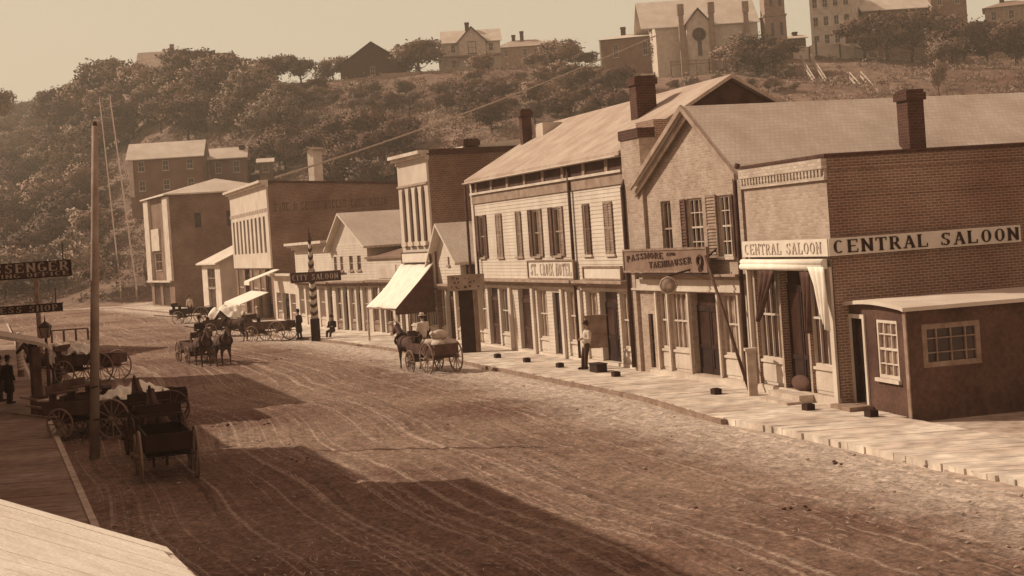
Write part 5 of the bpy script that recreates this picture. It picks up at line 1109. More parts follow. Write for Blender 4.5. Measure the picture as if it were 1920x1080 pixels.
mb = MB(); mb.hexa([(-.1,-.1,hz),(.1,-.1,hz),(.1,.1,hz),(-.1,.1,hz)], [(-.18,-.18,hz+hh-.01),(.18,-.18,hz+hh-.01),(.18,.18,hz+hh-.01),(-.18,.18,hz+hh-.01)]); mb.build('glass', 'glass_l', lf)
a_, b__ = G(98, 646), G(166, 641); t = thing('dark_rail', 'low dark rail on posts at the far left kerb behind the wagons', 'rail', a_); d = b__-a_  # low dark bar on posts
MB().bar((0,0,.95), d+Vector((0,0,.95)), .1).build('rail', 'wood_d', t)
for k in range(4): MB().bar(d*k/3, d*k/3+Vector((0,0,.95)), .12).build('post', 'wood_d', t)
# tall poles
p = G(176, 862); t = thing('telegraph_pole', 'tall weathered telegraph pole rising from the dark foreground at the left kerb', 'pole', p)
top = AT(178, 236, p.y)-p; MB().tube((0,0,-.3), top, .145, .085, n=12).build('pole', 'tan', t); MB().tube(top-Vector((0,0,.0)), top+Vector((0,0,.12)), .07,.05).build('cap', 'wood_d', t)
for k in (1.1, 2.0): MB().tube((.1,-.14,k), (.3,-.2,k+.03), .02).build('step_peg', 'iron', t)
# the big striped pole
p = G(593, 641); top = AT(578, 428, p.y); hz = top.z; t = thing('striped_pole', 'tall pole painted with dark chevrons on a dark base, standing before the false front shop', 'pole', (p.x, p.y, 0))
MB().box(-.24,.24,-.24,.24,0,1.35).build('base', 'vdark', t); MB().tube((0,0,1.35),(0,0,hz*.62),.22,.17,n=12).tube((0,0,hz*.62),(0,0,hz*.9),.17,.08,n=12).build('shaft', 'trim', t)
mb = MB(); z = 1.5; 
while z < hz*.9:
    r_ = (.226-(z-1.35)*.0122) if z < hz*.62 else (.18-.09*(z-hz*.62)/(hz*.28)); n = 12
    for i in range(n):
        a0, a1 = 2*math.pi*i/n, 2*math.pi*(i+1)/n; f0_ = abs(((a0-math.pi*1.5+math.pi) % (2*math.pi))-math.pi)/math.pi; f1_ = abs(((a1-math.pi*1.5+math.pi) % (2*math.pi))-math.pi)/math.pi
        mb.quad((r_*1.02*math.cos(a0), r_*1.02*math.sin(a0), z+.34*f0_), (r_*1.02*math.cos(a1), r_*1.02*math.sin(a1), z+.34*f1_), (r_*1.0*math.cos(a1), r_*1.0*math.sin(a1), z+.2+.34*f1_), (r_*1.0*math.cos(a0), r_*1.0*math.sin(a0), z+.2+.34*f0_))
    z += .46
mb.build('chevrons', 'dark', t); MB().ball((0,0,hz*.9),.14).tube((0,0,hz*.9),(0,0,hz),.05,.02).ball((0,0,hz*.955),.09,.09,.05).build('finial', 'dark', t)
o = None
p = AT(545,521,88); q = AT(643,502,88); xx = Fr(Vector((p.x-.0, p.y, 0)), Vector((q.x, q.y-1.4, 0))); w_ = xx.W; t = thing('city_saloon_sign', 'dark CITY SALOON board crossing behind the striped pole', 'sign', (p.x, p.y, AT(545,531,88).z), xx.rz)
hh = AT(545,512,88).z-AT(545,531,88).z; MB().box(0, w_, -.04, .04, 0, hh).build('sign_board', 'sign_b', t); o = serif_text('CITY SALOON', hh*.55, w_*.92, heavy=.26).build('lettering', 'gilt', t); o.location = (w_/2, -.06, hh/2)
MB().bar((w_*.5,.1,hh*.5), (w_*.5+.1,3.2,hh*.5), .08).build('bracket', 'iron', t)
# ================================================================ trees
rng = np.random.RandomState(5)
def crown_mesh(name, seed, w=4.0, h=6.0, n_cl=70, per=34, leaf=.22, shape='round'):
    r = np.random.RandomState(seed); V = []; 
    lobes = [(np.array([0,0,h*.55]), w*.62)]+[(np.array([math.cos(a)*w*.55, math.sin(a)*w*.55, h*(.3+.5*r.rand())]), w*(.28+.2*r.rand())) for a in np.linspace(0, 6.28, 8)[:-1]+r.rand(7)*.6]
    if shape == 'tall': lobes = [(np.array([r.randn()*.3*w*.3, r.randn()*.3*w*.3, h*(.12+.8*k/7)]), w*(.5-.3*abs(k/7-.35))) for k in range(8)]
    cl = []
    for i in range(n_cl):
        c, rad = lobes[r.randint(len(lobes))]; d = r.randn(3); d /= np.linalg.norm(d); cl.append((c+d*rad*(.55+.5*r.rand())*np.array([1,1,.8]), .35+.5*r.rand()))
    NN = []; cen = np.array([0,0,h*.45])
    for c, s in cl:
        p = c+r.randn(per, 3)*s*np.array([.7,.7,.5]); a = r.randn(per, 3); a /= np.linalg.norm(a, axis=1)[:,None]; b = np.cross(a, r.randn(per, 3)); b /= np.linalg.norm(b, axis=1)[:,None]
        sz = leaf*(.5+.8*r.rand(per))[:,None]; on = (p-c)/max(s,.1)*.55+(c-cen)/np.linalg.norm(c-cen)*.8; on /= np.linalg.norm(on, axis=1)[:,None]
        g_ = np.cross(a, b); sg = np.sign((g_*on).sum(1))[:,None]; b = b*sg; g_ = g_*sg; nn_ = on*.8+g_*.35; nn_ /= np.linalg.norm(nn_, axis=1)[:,None]
        NN.append(np.repeat(nn_[:,None,:], 4, 1)); V.append(np.stack([p-a*sz-b*sz*.5, p+a*sz-b*sz*.4, p+a*sz*.7+b*sz*.6, p-a*sz*.8+b*sz*.5], 1))
    V = np.concatenate(V).reshape(-1, 3); n = len(V)//4; me = bpy.data.meshes.new(name); me.vertices.add(len(V)); me.vertices.foreach_set('co', V.reshape(-1).astype(np.float32)); me.loops.add(len(V)); me.loops.foreach_set('vertex_index', np.arange(len(V)))
    me.polygons.add(n); me.polygons.foreach_set('loop_start', np.arange(0, len(V), 4)); me.polygons.foreach_set('loop_total', np.full(n, 4)); me.polygons.foreach_set('use_smooth', np.full(n, True)); me.update(); me.normals_split_custom_set_from_vertices(np.concatenate(NN).reshape(-1, 3).tolist()); return me
def trunk_mb(seed, h, w, r0=.22):
    r = random.Random(seed); mb = MB(); p = Vector((0,0,-.6)); n = 5; pts = [p]
    for i in range(n): p = p+Vector((r.uniform(-.15,.15), r.uniform(-.15,.15), (h*.8+.6)/n)); pts.append(p)
    for i in range(n): mb.tube(pts[i], pts[i+1], r0*(1-i/n*.75), r0*(1-(i+1)/n*.75), n=7)
    for k in range(7):
        b_ = pts[2+k % 3]; a = k*2.4+r.random(); e_ = b_+Vector((math.cos(a)*w*.6, math.sin(a)*w*.6, h*(.15+.2*r.random()))); m_ = (b_+e_)/2+Vector((0,0,-.2)); mb.tube(b_, m_, r0*.35, r0*.22, n=5); mb.tube(m_, e_, r0*.22, .03, n=5)
    return mb
PROTO = []
for k, (w_, h_, ncl, shp, lm) in enumerate(((3.3,5.6,70,'round','leaf'), (2.8,5.0,60,'round','leaf'), (3.7,5.5,80,'round','leaf_d'), (2.2,7.0,60,'tall','leaf_d'), (3.1,4.6,60,'round','leaf_l'), (3.3,6.4,38,'round','leaf'))):
    me = crown_mesh('crown', 20+k, w_, h_, ncl, 68, .19, shp); me.materials.append(M[lm]); tm = trunk_mb(k, h_*1.05, w_).mesh('trunk'); tm.materials.append(M['bark']); PROTO.append((me, tm, h_))
def tree(k, loc, height, label, group=None, name='tree', rz=None, wide=1.0, cat='tree'):
    me, tm, h_ = PROTO[k]; s = height/(h_*1.25); t = thing(name, label, cat, loc, rng.rand()*6.28 if rz is None else rz, group); t.scale = (s*wide, s*wide, s)
    o = bpy.data.objects.new('crown', me); col.objects.link(o); o.parent = t; o.location = (0,0,h_*.18); o = bpy.data.objects.new('trunk', tm); col.objects.link(o); o.parent = t; return t
def tree_px(k, px, py_base, py_top, Y, label, group=None, wide=1.0, name='tree'):
    p = AT(px, py_base, Y); z = gz(p.x, p.y); q = AT(px, py_top, Y); zb = min(p.z, max(z, p.z-3)); return tree(k, (p.x, p.y, zb), q.z-zb, label, group, name, None, wide)
single = [ # ridge trees one can point at
 (0, -8, 215, 158, 330, 'tree cut by the left edge above the distant flat hill', 1.1), (1, 565, 163, 101, 302, 'small round tree standing alone on the ridge left of the barn', 1.1), (5, 628, 165, 95, 306, 'sparse wind swept tree on the ridge just left of the barn', 1.25), (5, 668, 150, 90, 310, 'tree at the left eaves of the dark hilltop barn', 1.1),
 (1, 786, 148, 66, 296, 'large spreading tree on the ridge between barn and villa', 1.3), (5, 752, 150, 84, 305, 'smaller tree on the ridge right behind the dark barn', 1.1), (0, 1052, 126, 64, 300, 'open round topped tree on the ridge left of the square brick house', 1.2), (3, 1236, 100, 42, 268, 'slim dark tree before the left end of the church', 1.1),
 (5, 1002, 128, 92, 292, 'low bushy tree in front of the ridge bungalow', 1.5), (2, 1098, 128, 96, 285, 'low tree on the ridge beside the square brick house wall', 1.5), (0, 1418, 108, 56, 252, 'dense tree growing between the church transept and tower', 1.4), (2, 1452, 106, 70, 250, 'low tree at the foot of the church tower', 1.4), (0, 1382, 110, 72, 251, 'bushy tree under the church nave wall', 1.4),
 (2, 1622, 100, 24, 258, 'dense tree hugging the tall ridge house at the left of the grove', 1.2), (0, 1662, 98, 18, 256, 'tall tree before the left part of the broad roofed house', 1.1), (2, 1712, 98, 14, 257, 'tall dark tree before the middle of the broad roofed house', 1.1), (0, 1760, 96, 22, 255, 'tree before the right end of the broad roofed house', 1.1),
 (2, 1808, 96, 34, 252, 'rounded tree below the square ridge house', 1.2), (0, 1850, 98, 40, 252, 'tree between the square ridge house and the rightmost house', 1.1), (2, 1905, 98, 30, 248, 'tree at the right edge before the rightmost ridge house', 1.2), (1, 1785, 110, 62, 240, 'small tree on the slope under the right hand grove', 1.3),
 (5, 1762, 178, 96, 215, 'thin dark sapling leaning on the open slope above the shop roofs', .5), (1, 512, 158, 100, 304, 'tree at the right end of the wooded crest', 1.2), (3, 345, 175, 92, 332, 'pointed dark tree rising right of the broad roofed hilltop house', 1.3),
]
for k, px, pb, pt_, Y, lab, wd in single: tree_px(k, px, pb, pt_, Y, lab, wide=wd)
LW = 'leafy tree standing against the sky along the wooded crest at the left'; GW = 'trees of the wooded hillside'
crest = [(110,205,172,380,2),(90,215,182,390,0),(150,200,160,370,0),(178,190,135,365,0),(205,185,124,360,2),(232,180,112,352,0),(262,180,126,345,1),(280,178,134,338,0),(318,172,112,330,0),(362,172,92,328,2),(388,168,110,326,0),(412,170,98,322,1),(440,168,94,318,0),(462,170,104,316,2),(486,166,112,312,0),(500,170,122,308,1),(335,180,130,325,2),(240,195,150,335,2),(190,205,160,345,0),(128,215,186,372,2)]
crest = [(a, b_, c-random.Random(a).choice((0,4,9,14)), d_, e_) for a, b_, c, d_, e_ in crest]
for px, pb, pt_, Y, k in crest: tree_px(k, px, pb, pt_, Y, LW, GW, 1.15)
def lab_l(px, py):
    if px < 185: return 'leafy tree of the dense woods left of the long hill stairs, '+('high on the slope' if py < 300 else 'on the lower slope' if py > 430 else 'half way up')
    if px < 400: return 'leafy tree of the dense woods '+('just under the hilltop house' if py < 215 else 'above the long roofed hillside house')
    return 'leafy tree of the dense woods '+('below the crest right of the hilltop house' if py < 230 else 'above the small dark hillside house')
def lab_m(px, py):
    if px > 1060: return 'small tree of the brushy slope right below the square brick ridge house'
    if px > 860: return 'small tree of the brushy slope below the bungalow and the villa'
    if py < 215 and px > 530: return 'small tree just below the board fence on the crest'
    return 'small tree on the lower open slope above the roofs of the brick block'
def fill(n, reg, hts, label, group, kinds, dens=None, lf=None):
    placed = []; tries = 0
    while len(placed) < n and tries < n*60:
        tries += 1; px = rng.uniform(reg[0], reg[2]); py = rng.uniform(reg[1], reg[3])
        if dens and not dens(px, py): continue
        if any((px-a)**2/1.0+(py-c)**2*4 < e_*e_*.8 for a, c, e_ in placed): continue
        p = hill_at(px, py)
        if p.z < .3 or p.y > 600: continue
        sz = rng.uniform(*hts); placed.append((px, py, sz*FOC/p.y*.42)); tree(kinds[rng.randint(len(kinds))], p, sz, lf(px, py) if lf else label, group, 'tree', None, rng.uniform(.95, 1.3))
    return placed
blocked = lambda px, py: not ((232 < px < 400 and 264 < py < 375) or (195 < px < 262 and 182 < py < 235 and rng.rand() < .55) or (190 < px < 248 and py > 300) or (385 < px < 520 and 276 < py < 345) or (568 < px < 600 and py > 270) or (282 < px < 322 and 130 < py < 200 and rng.rand() < .7))
fill(112, (-60,200,540,340), (5.2,9.6), LW, GW, [0,0,1,2,2,4,5,3], blocked, lab_l)
fill(48, (-60,340,185,575), (5.0,9), LW, GW, [0,1,2,4,4,0], blocked, lab_l)
fill(14, (240,300,470,362), (4.5,7), LW, GW, [0,1,2], lambda a, c: blocked(a, c))
LD = 'dark tree in the cluster behind the large brick block and low white shop'; GD = 'dark trees behind the shops'
fill(16, (598,290,752,372), (4.5,8), LD, GD, [2,2,0,3])
LM = 'tree on the middle of the slope between the villa and the hotel roof'; GM = 'trees scattered on the middle slope'
fill(36, (870,150,1190,250), (2.6,5.2), LM, GM, [2,0,1,2,5], None, lab_m); fill(24, (530,176,900,215), (2.2,4.4), LM, GM, [1,0,2,4,5], None, lab_m); fill(13, (500,225,770,300), (1.8,3.8), LM, GM, [1,4,4,0], None, lab_m)
LR = 'low tree on the open slope above the gabled shop and saloon roofs'; GR_ = 'low trees on the right hand slope'
fill(14, (1240,136,1500,178), (1.5,2.6), LR, GR_, [1,0,4,5])
# ---- brush over the slope: one uncountable cover
def brush():
    r = np.random.RandomState(9); n = 17000; px = r.uniform(-80, 2000, n); Q = (px-960)/FOC; Yr = r.uniform(95, 330, n); X = Q*Yr; z = ground_z(X, Yr); ok = z > .25
    dn = vnoise(X, Yr, 14, 40); ok &= (dn > .36) | (r.rand(n) < .35)
    ok &= (px < 1180) | (r.rand(n) < .35); X, Yr, z = X[ok], Yr[ok], z[ok]; m = len(X); per = 30
    s = (.45+.7*r.rand(m))[:,None,None]; c = np.stack([X, Yr, z+.25], -1)[:,None,:]; p = c+r.randn(m, per, 3)*s*np.array([.75,.75,.42]); p[:,:,2] = np.maximum(p[:,:,2], c[:,:,2]-.3)
    a = r.randn(m, per, 3); a /= np.linalg.norm(a, axis=2)[:,:,None]; b = np.cross(a, r.randn(m, per, 3)); b /= np.linalg.norm(b, axis=2)[:,:,None]; sz = .17*(.6+.8*r.rand(m, per))[:,:,None]
    V = np.stack([p-a*sz-b*sz*.5, p+a*sz-b*sz*.4, p+b*sz*.8], 2).reshape(-1, 3); k = len(V)//3; me = bpy.data.meshes.new('hillside_brush'); me.vertices.add(len(V)); me.vertices.foreach_set('co', V.reshape(-1).astype(np.float32)); me.loops.add(len(V)); me.loops.foreach_set('vertex_index', np.arange(len(V)))
    me.polygons.add(k); me.polygons.foreach_set('loop_start', np.arange(0, len(V), 3)); me.polygons.foreach_set('loop_total', np.full(k, 3)); me.update(); return me
M['brush'] = mat('brush_leaves', .26, .5, .12, fine=.35, fscale=1.5)
struct('hillside_brush', brush(), M['brush'], 'stuff')
# ================================================================ people, horses, wagons
def blob(name, caps, m, voxel=.03, smooth=6, parent=None, balls=()):
    mb = MB()
    for c in caps:
        p0, r0, p1, r1 = c; mb.tube(p0, p1, r0, r1, n=12); mb.ball(p0, r0, n=12, m=8); mb.ball(p1, r1, n=12, m=8)
    for c, rx, ry, rz in balls: mb.ball(c, rx, ry, rz, 14, 10)
    me = mb.mesh(name+'_src'); ob = bpy.data.objects.new(name, me); col.objects.link(ob)
    md = ob.modifiers.new('r', 'REMESH'); md.mode = 'VOXEL'; md.voxel_size = voxel; md.use_smooth_shade = True
    sm = ob.modifiers.new('s', 'SMOOTH'); sm.factor = .5; sm.iterations = smooth
    dg = bpy.context.evaluated_depsgraph_get(); dg.update(); me2 = bpy.data.meshes.new_from_object(ob.evaluated_get(dg)); me2.name = name
    bpy.data.objects.remove(ob); bpy.data.meshes.remove(me); me2.materials.clear(); me2.materials.append(M[m] if isinstance(m, str) else m)
    o = bpy.data.objects.new(name, me2); col.objects.link(o); o.parent = parent; return o
def hand(p, d, side):
    """palm, four unequal curled fingers and a thumb; p wrist, d direction of forearm"""
    p = Vector(p); d = Vector(d).normalized(); s = Vector((0,1,0))*side; q = p+d*.09; c = [(p, .026, q, .03)]
    fw = (s.cross(d)).normalized(); inward = -s
    for k, (o_, L_) in enumerate(((-.030,.066),(-.010,.076),(.010,.072),(.030,.056))):
        b_ = q+fw*o_; m_ = b_+d*L_*.55+inward*.006; c += [(b_, .0105, m_, .0095), (m_, .0095, m_+d*L_*.4+inward*.022, .008)]
    b_ = p+d*.03+fw*-.026; m_ = b_+fw*-.028+d*.03; c += [(b_, .013, m_, .011), (m_, .011, m_+d*.028, .009)]
    return c
def person(label, loc, rz, pose='stand', top='coat', legs='trousers', hat='hat', long=True, sc=1.0):
    t = thing('person', label, 'person', loc, rz, None, sc)       # faces +x
    V = Vector
    if pose == 'sit': hipz = .55; ft = [(V((.62,.12,0))), V((.55,-.12,0))]; kn = [V((.46,.13,.50)), V((.44,-.13,.5))]
    else: hipz = .92; ft = [V((.02,.10,0)), V((-.04,-.12,0))]; kn = [V((.04,.10,.48)), V((.0,-.11,.48))]
    if pose == 'lean': ft = [V((.10,.10,0)), V((.16,-.08,0))]; kn = [V((.07,.10,.48)), V((.12,-.08,.48))]
    ch = V((-.02 if pose != 'lean' else -.07, 0, hipz+.40)); sh = [ch+V((0,.19,.07)), ch+V((0,-.19,.07))]; nk = ch+V((.01,0,.17)); hd = nk+V((.03,0,.15)); pv = V((0,0,hipz))
    if pose == 'stand': el = [sh[0]+V((-.04,.06,-.29)), sh[1]+V((-.02,-.07,-.29))]; wr = [el[0]+V((.08,.01,-.24)), el[1]+V((.12,.02,-.21))]
    elif pose == 'lean': el = [sh[0]+V((.02,.08,-.28)), sh[1]+V((.02,-.07,-.28))]; wr = [el[0]+V((.2,-.1,.04)), el[1]+V((.2,.12,.02))]
    else: el = [sh[0]+V((.06,.05,-.27)), sh[1]+V((.06,-.05,-.27))]; wr = [el[0]+V((.23,-.05,.02)), el[1]+V((.23,.05,.02))]
    hp = [pv+V((0,.1,-.02)), pv+V((0,-.1,-.02))]
    caps = [(pv,.135,ch,.15),(ch,.14,nk,.06),(nk,.055,hd-V((0,0,.07)),.052)]
    for i in range(2): caps += [(sh[i],.055,el[i],.043),(el[i],.042,wr[i],.027),(hp[i],.085,kn[i],.058),(kn[i],.056,ft[i]+V((0,0,.09)),.036),(ft[i]+V((-.04,0,.04)),.036,ft[i]+V((.17,0,.03)),.03)]+hand(wr[i], wr[i]-el[i], 1 if i == 0 else -1)
    balls = [(hd,.098,.076,.118),(hd+V((.03,0,-.07)),.06,.055,.05),(hd+V((.105,0,-.01)),.018,.013,.026),(hd+V((-.005,.078,-.005)),.014,.01,.028),(hd+V((-.005,-.078,-.005)),.014,.01,.028),(hd+V((.085,0,-.062)),.015,.026,.009)]
    blob('body', caps, 'skin', .0125, 2, t, balls)
    for s_ in (-1, 1): MB().ball(hd+V((.086, s_*.031, .012)), .011, .014, .009, 8, 6).build('eye', 'coat', t)
    mb = MB(); mb.ball(hd+V((-.018,0,.03)), .101, .083, .108, 14, 8); mb.build('hair', 'dark', t)
    bot = V((0,0,hipz-.38)) if (long and pose != 'sit') else V((0,0,hipz-.08))
    cc = [(pv+V((0,0,.0)),.16,ch,.175),(ch,.165,nk-V((0,0,.06)),.09),(ch+V((0,.1,.04)),.11,ch+V((0,-.1,.04)),.11)]
    if long and pose != 'sit': cc += [(pv,.165,bot+V((0,.06,0)),.17),(pv,.165,bot+V((0,-.06,0)),.17)]
    for i in range(2): cc += [(sh[i],.078,el[i],.062),(el[i],.06,wr[i]-(wr[i]-el[i]).normalized()*.02,.046)]
    blob('coat' if long else 'shirt', cc, top, .022, 4, t)
    tc_ = []
    for i in range(2): tc_ += [(hp[i],.108,kn[i],.078),(kn[i],.077,ft[i]+V((0,0,.11)),.062)]
    tc_ += [(pv+V((0,.04,0)),.14,pv+V((0,-.04,0)),.14)]; blob('trousers', tc_, legs, .022, 4, t)
    for i in range(2): blob('boot', [(ft[i]+V((-.05,0,.06)),.055,ft[i]+V((.17,0,.045)),.042),(ft[i]+V((-.02,0,.08)),.055,ft[i]+V((-.01,0,.2)),.055)], 'vdark', .016, 3, t)
    mb = MB(); hc = hd+V((-.01,0,.085)); mb.tube(hc+V((0,0,-.005)), hc+V((0,0,.012)), .17, .165, n=18); mb.tube(hc+V((0,0,.01)), hc+V((0,0,.12)), .10, .085, n=16); mb.build('hat', hat, t)
    return t
def horse_parts(t, m='horse', walk=False, seed=0):
    V = Vector; k = .12 if walk else 0   # faces +x, withers 1.5 m, origin under the belly
    caps = [(V((-.62,0,1.16)),.30,V((-.15,0,1.10)),.30),(V((-.15,0,1.10)),.30,V((.45,0,1.14)),.31),(V((.45,0,1.14)),.30,V((.62,0,1.2)),.25),
            (V((.60,0,1.30)),.24,V((.92,0,1.66)),.135),(V((.92,0,1.66)),.135,V((1.05,0,1.80)),.115),(V((1.05,0,1.82)),.115,V((1.30,0,1.62)),.085),(V((1.30,0,1.62)),.085,V((1.46,0,1.50)),.062),
            (V((-.72,0,1.22)),.24,V((-.62,0,1.16)),.30)]
    for s_ in (-1, 1):
        y = .17*s_; w1_, w2_ = k*s_, -k*s_
        caps += [(V((.52,y*.9,1.05)),.15,V((.50+w1_*.4,y,.74)),.085),(V((.50+w1_*.4,y,.74)),.078,V((.53+w1_,y,.48)),.056),(V((.53+w1_,y,.46)),.046,V((.52+w1_,y,.16)),.036),(V((.52+w1_,y,.16)),.042,V((.57+w1_,y,.05)),.052)]
        caps += [(V((-.62,y*.85,1.08)),.21,V((-.52+w2_*.4,y,.80)),.12),(V((-.52+w2_*.4,y,.80)),.10,V((-.78+w2_,y,.53)),.062),(V((-.78+w2_,y,.53)),.052,V((-.73+w2_,y,.16)),.038),(V((-.73+w2_,y,.16)),.044,V((-.68+w2_,y,.05)),.054)]
        caps += [(V((1.02,.06*s_,1.88)),.028,V((1.02,.075*s_,2.0)),.012)]
    blob('body', caps, m, .028, 5, t)
    mb = MB(); r = random.Random(seed)
    for i in range(10):
        a = i/9; p = V((.55+.5*a, 0, 1.53+.40*a)); mb.ball(p+V((-.03,.03,-.02)), .06, .045, .11, 8, 6)
    mb.build('mane', 'coat', t)
    blob('tail', [(V((-.93,0,1.34)),.05,V((-1.05,0,1.1)),.075),(V((-1.05,0,1.1)),.075,V((-1.04,0,.62)),.04)], 'coat', .025, 3, t)
    for s_ in (-1, 1): MB().ball((1.14,.085*s_,1.77), .02, .012, .016, 8, 6).build('eye', 'coat', t)
    mb = MB(); mb.ring((.66,0,1.28),(.8,0,.55),.30,.055,20,6); mb.ring((.12,0,1.1),(1,0,0),.325,.018,20,4); mb.bar((.6,.31,1.1),(-.95,.33,.95),.03,.05); mb.bar((.6,-.31,1.1),(-.95,-.33,.95),.03,.05); mb.bar((-.9,.0,1.5),(.55,0,1.55),.03,.02); mb.bar((1.05,.1,1.9),(1.38,.075,1.5),.02); mb.bar((1.05,-.1,1.9),(1.38,-.075,1.5),.02)
    mb.build('harness', 'vdark', t)
HP = {}
def horse(label, loc, rz, m='horse', walk=False, sc=1.0, group=None):
    t = thing('horse', label, 'horse', loc, rz, group, sc); key = (m, walk)
    if key in HP:
        for ch in HP[key]: c = ch.copy(); col.objects.link(c); c.parent = t
    else:
        horse_parts(t, m, walk); HP[key] = [o for o in bpy.data.objects if o.parent == t]
    return t
WH = {}
def wheel_mesh(r, m='wood'):
    k = (round(r, 2), m)
    if k in WH: return WH[k]
    mb = MB(); mb.ring((0,0,0),(0,1,0), r-.035, .035, 28, 5)
    for i in range(12): a = 2*math.pi*i/12; mb.tube((.07*math.cos(a),0,.07*math.sin(a)), ((r-.04)*math.cos(a),0,(r-.04)*math.sin(a)), .02, .017, n=5)
    mb.tube((0,-.13,0),(0,.13,0),.085,.07,n=10); me = mb.mesh('wheel'); me.materials.append(M[m]); WH[k] = me; return me
def wheel(t, x, y, r, m='wood'):
    o = bpy.data.objects.new('wheel', wheel_mesh(r, m)); col.objects.link(o); o.parent = t; o.location = (x, y, r); return o
def wagon(label, loc, rz, kind='box', L_=2.8, w=1.1, rf=.5, rr=.62, m='wood_d', wm='wood', name='wagon', tongue=2.4, cat='wagon'):
    t = thing(name, label, cat, loc, rz)                # rear axle at x=0, travels towards +x
    ax = L_*.62; zb = rr+.14
    for y in (-w/2-.12, w/2+.12): wheel(t, 0, y, rr, wm); wheel(t, ax, y, rf, wm)
    MB().tube((0,-w/2-.2,rr),(0,w/2+.2,rr),.045).build('axle', m, t); MB().tube((ax,-w/2-.2,rf),(ax,w/2+.2,rf),.045).build('axle', m, t)
    MB().bar((0,0,rr+.02),(ax,0,rf+.06),.09).build('reach', m, t)
    x0, x1 = -.55, L_-.45
    mb = MB(); mb.box(x0, x1, -w/2, w/2, zb, zb+.06); mb.box(-.1,.1,-w/2,w/2,rr+.04,zb); mb.box(ax-.1,ax+.1,-w/2,w/2,rf+.04,zb); mb.build('bed', m, t)
    if kind in ('box', 'load', 'cloth'):
        hb = .42
        for y in (-w/2, w/2-.04): MB().box(x0, x1, y, y+.04, zb+.061, zb+hb).build('side_board', m, t)
        MB().box(x0, x0+.04, -w/2+.041, w/2-.041, zb+.061, zb+hb).build('tail_board', m, t); MB().box(x1-.04, x1, -w/2+.041, w/2-.041, zb+.061, zb+hb).build('front_board', m, t)
        mb = MB(); mb.box(x1-.55, x1-.2, -w/2, w/2, zb+hb+.22, zb+hb+.27); mb.box(x1-.22, x1-.18, -w/2, w/2, zb+hb+.27, zb+hb+.5); mb.box(x1-.5,x1-.25,-w/2+.05,-w/2+.1,zb+hb,zb+hb+.22); mb.box(x1-.5,x1-.25,w/2-.1,w/2-.05,zb+hb,zb+hb+.22); mb.build('seat', m, t)
    if kind == 'dray':
        for i in range(5): MB().box(x0-.1, x1+.4, -w/2-.1+i*(w+.2)/5+.01, -w/2-.1+(i+1)*(w+.2)/5-.01, zb+.10, zb+.15).build('plank', 'wood_l', t)
    mb = MB(); mb.bar((ax,.0,rf),(ax+tongue,0,.85),.07); mb.bar((ax+.55,-.5,rf+.12),(ax+.55,.5,rf+.12),.05); mb.build('tongue', wm, t)
    return t
def at_axis(org, h, x, y=0, z=0): c, s = math.cos(h), math.sin(h); return (org[0]+c*x-s*y, org[1]+s*x+c*y, z)
def cloth_heap(label, loc, rz, sx, sy, sz, m='canvas', seed=1, name='cloth', cat='cloth', group=None):
    rs = np.random.RandomState(seed); n = 22; U, Vv = np.meshgrid(np.linspace(-1,1,n), np.linspace(-1,1,n), indexing='ij'); rr = np.sqrt(U*U*.9+Vv*Vv*.9)
    Z = np.clip(1-rr**2*.8, 0, 1)*sz+(vnoise(U*6+40, Vv*6+40, 1.4, seed)-.5)*sz*.8+(vnoise(U*6+9, Vv*2+40, .5, seed)-.5)*sz*.25; P = np.stack([U*sx*(1+.2*(vnoise(Vv*3+9, U*0, .7, seed)-.5)), Vv*sy, np.maximum(Z, .0)], -1)
    me = grid_mesh(name, P); me.materials.append(M[m]); o = bpy.data.objects.new(name, me); col.objects.link(o); o.location = loc; o.rotation_euler = (0,0,rz); o.modifiers.new('s','SOLIDIFY').thickness = .03; tag(o, label, cat, group); return o
# ---- main loaded wagon in mid street
org = G(832, 702); h0 = math.atan2(.88, -.46); main = wagon('horse drawn wagon heaped with pale sacks, standing in the street before the hotel', (org.x-.05, org.y, .03), h0, 'load', 2.7, 1.05, .48, .66, 'wood_d', 'wood')
hc = at_axis(org, h0, 3.35, 0, .03); horse('brown horse harnessed to the sack wagon in front of the pillar sign', hc, h0, 'horse')
for i, (xx, yy, zz, s_) in enumerate(((-.1,.2,1.25,.42), (-.15,-.22,1.25,.40), (.45,.2,1.25,.40), (.5,-.2,1.24,.42), (.15,0,1.58,.46), (1.0,.1,1.24,.34))):
    q = at_axis(org, h0, xx, yy, 0); mb = MB(); mb.ball((0,0,0), s_, s_*.62, s_*.5, 14, 9); mb.tube((s_*.8,0,.05),(s_*1.1,0,.12),.07,.1,n=8); o = mb.build('sack', 'sack', loc=(q[0], q[1], zz)); o.rotation_euler = (0,0,h0+i*.5); tag(o, 'pale stuffed sack in the heap on the horse drawn wagon before the hotel', 'sack', 'sacks heaped on the wagon')
q = at_axis(org, h0, 1.75, 0, 1.0); person('driver in pale shirt and straw hat sitting on the sack wagon', q, h0, 'sit', 'shirt', 'trousers', 'straw', long=False)
# ---- second wagon by the false front shop
org = G(532, 640); h1 = math.atan2(.45, -.9); wagon('empty dark box wagon facing left at the right kerb by the link shop', (org.x, org.y, .03), h1, 'box', 2.9, 1.1, .5, .62); horse('dark horse hitched to the empty box wagon near the brick block', at_axis(org, h1, 3.5, 0, .03), h1, 'horse')
p = G(541, 641, .03); person('man in dark coat standing behind the empty box wagon', (p.x+.5, p.y+1.2, .05), R(150), 'stand', 'coat', 'trousers', 'hat')
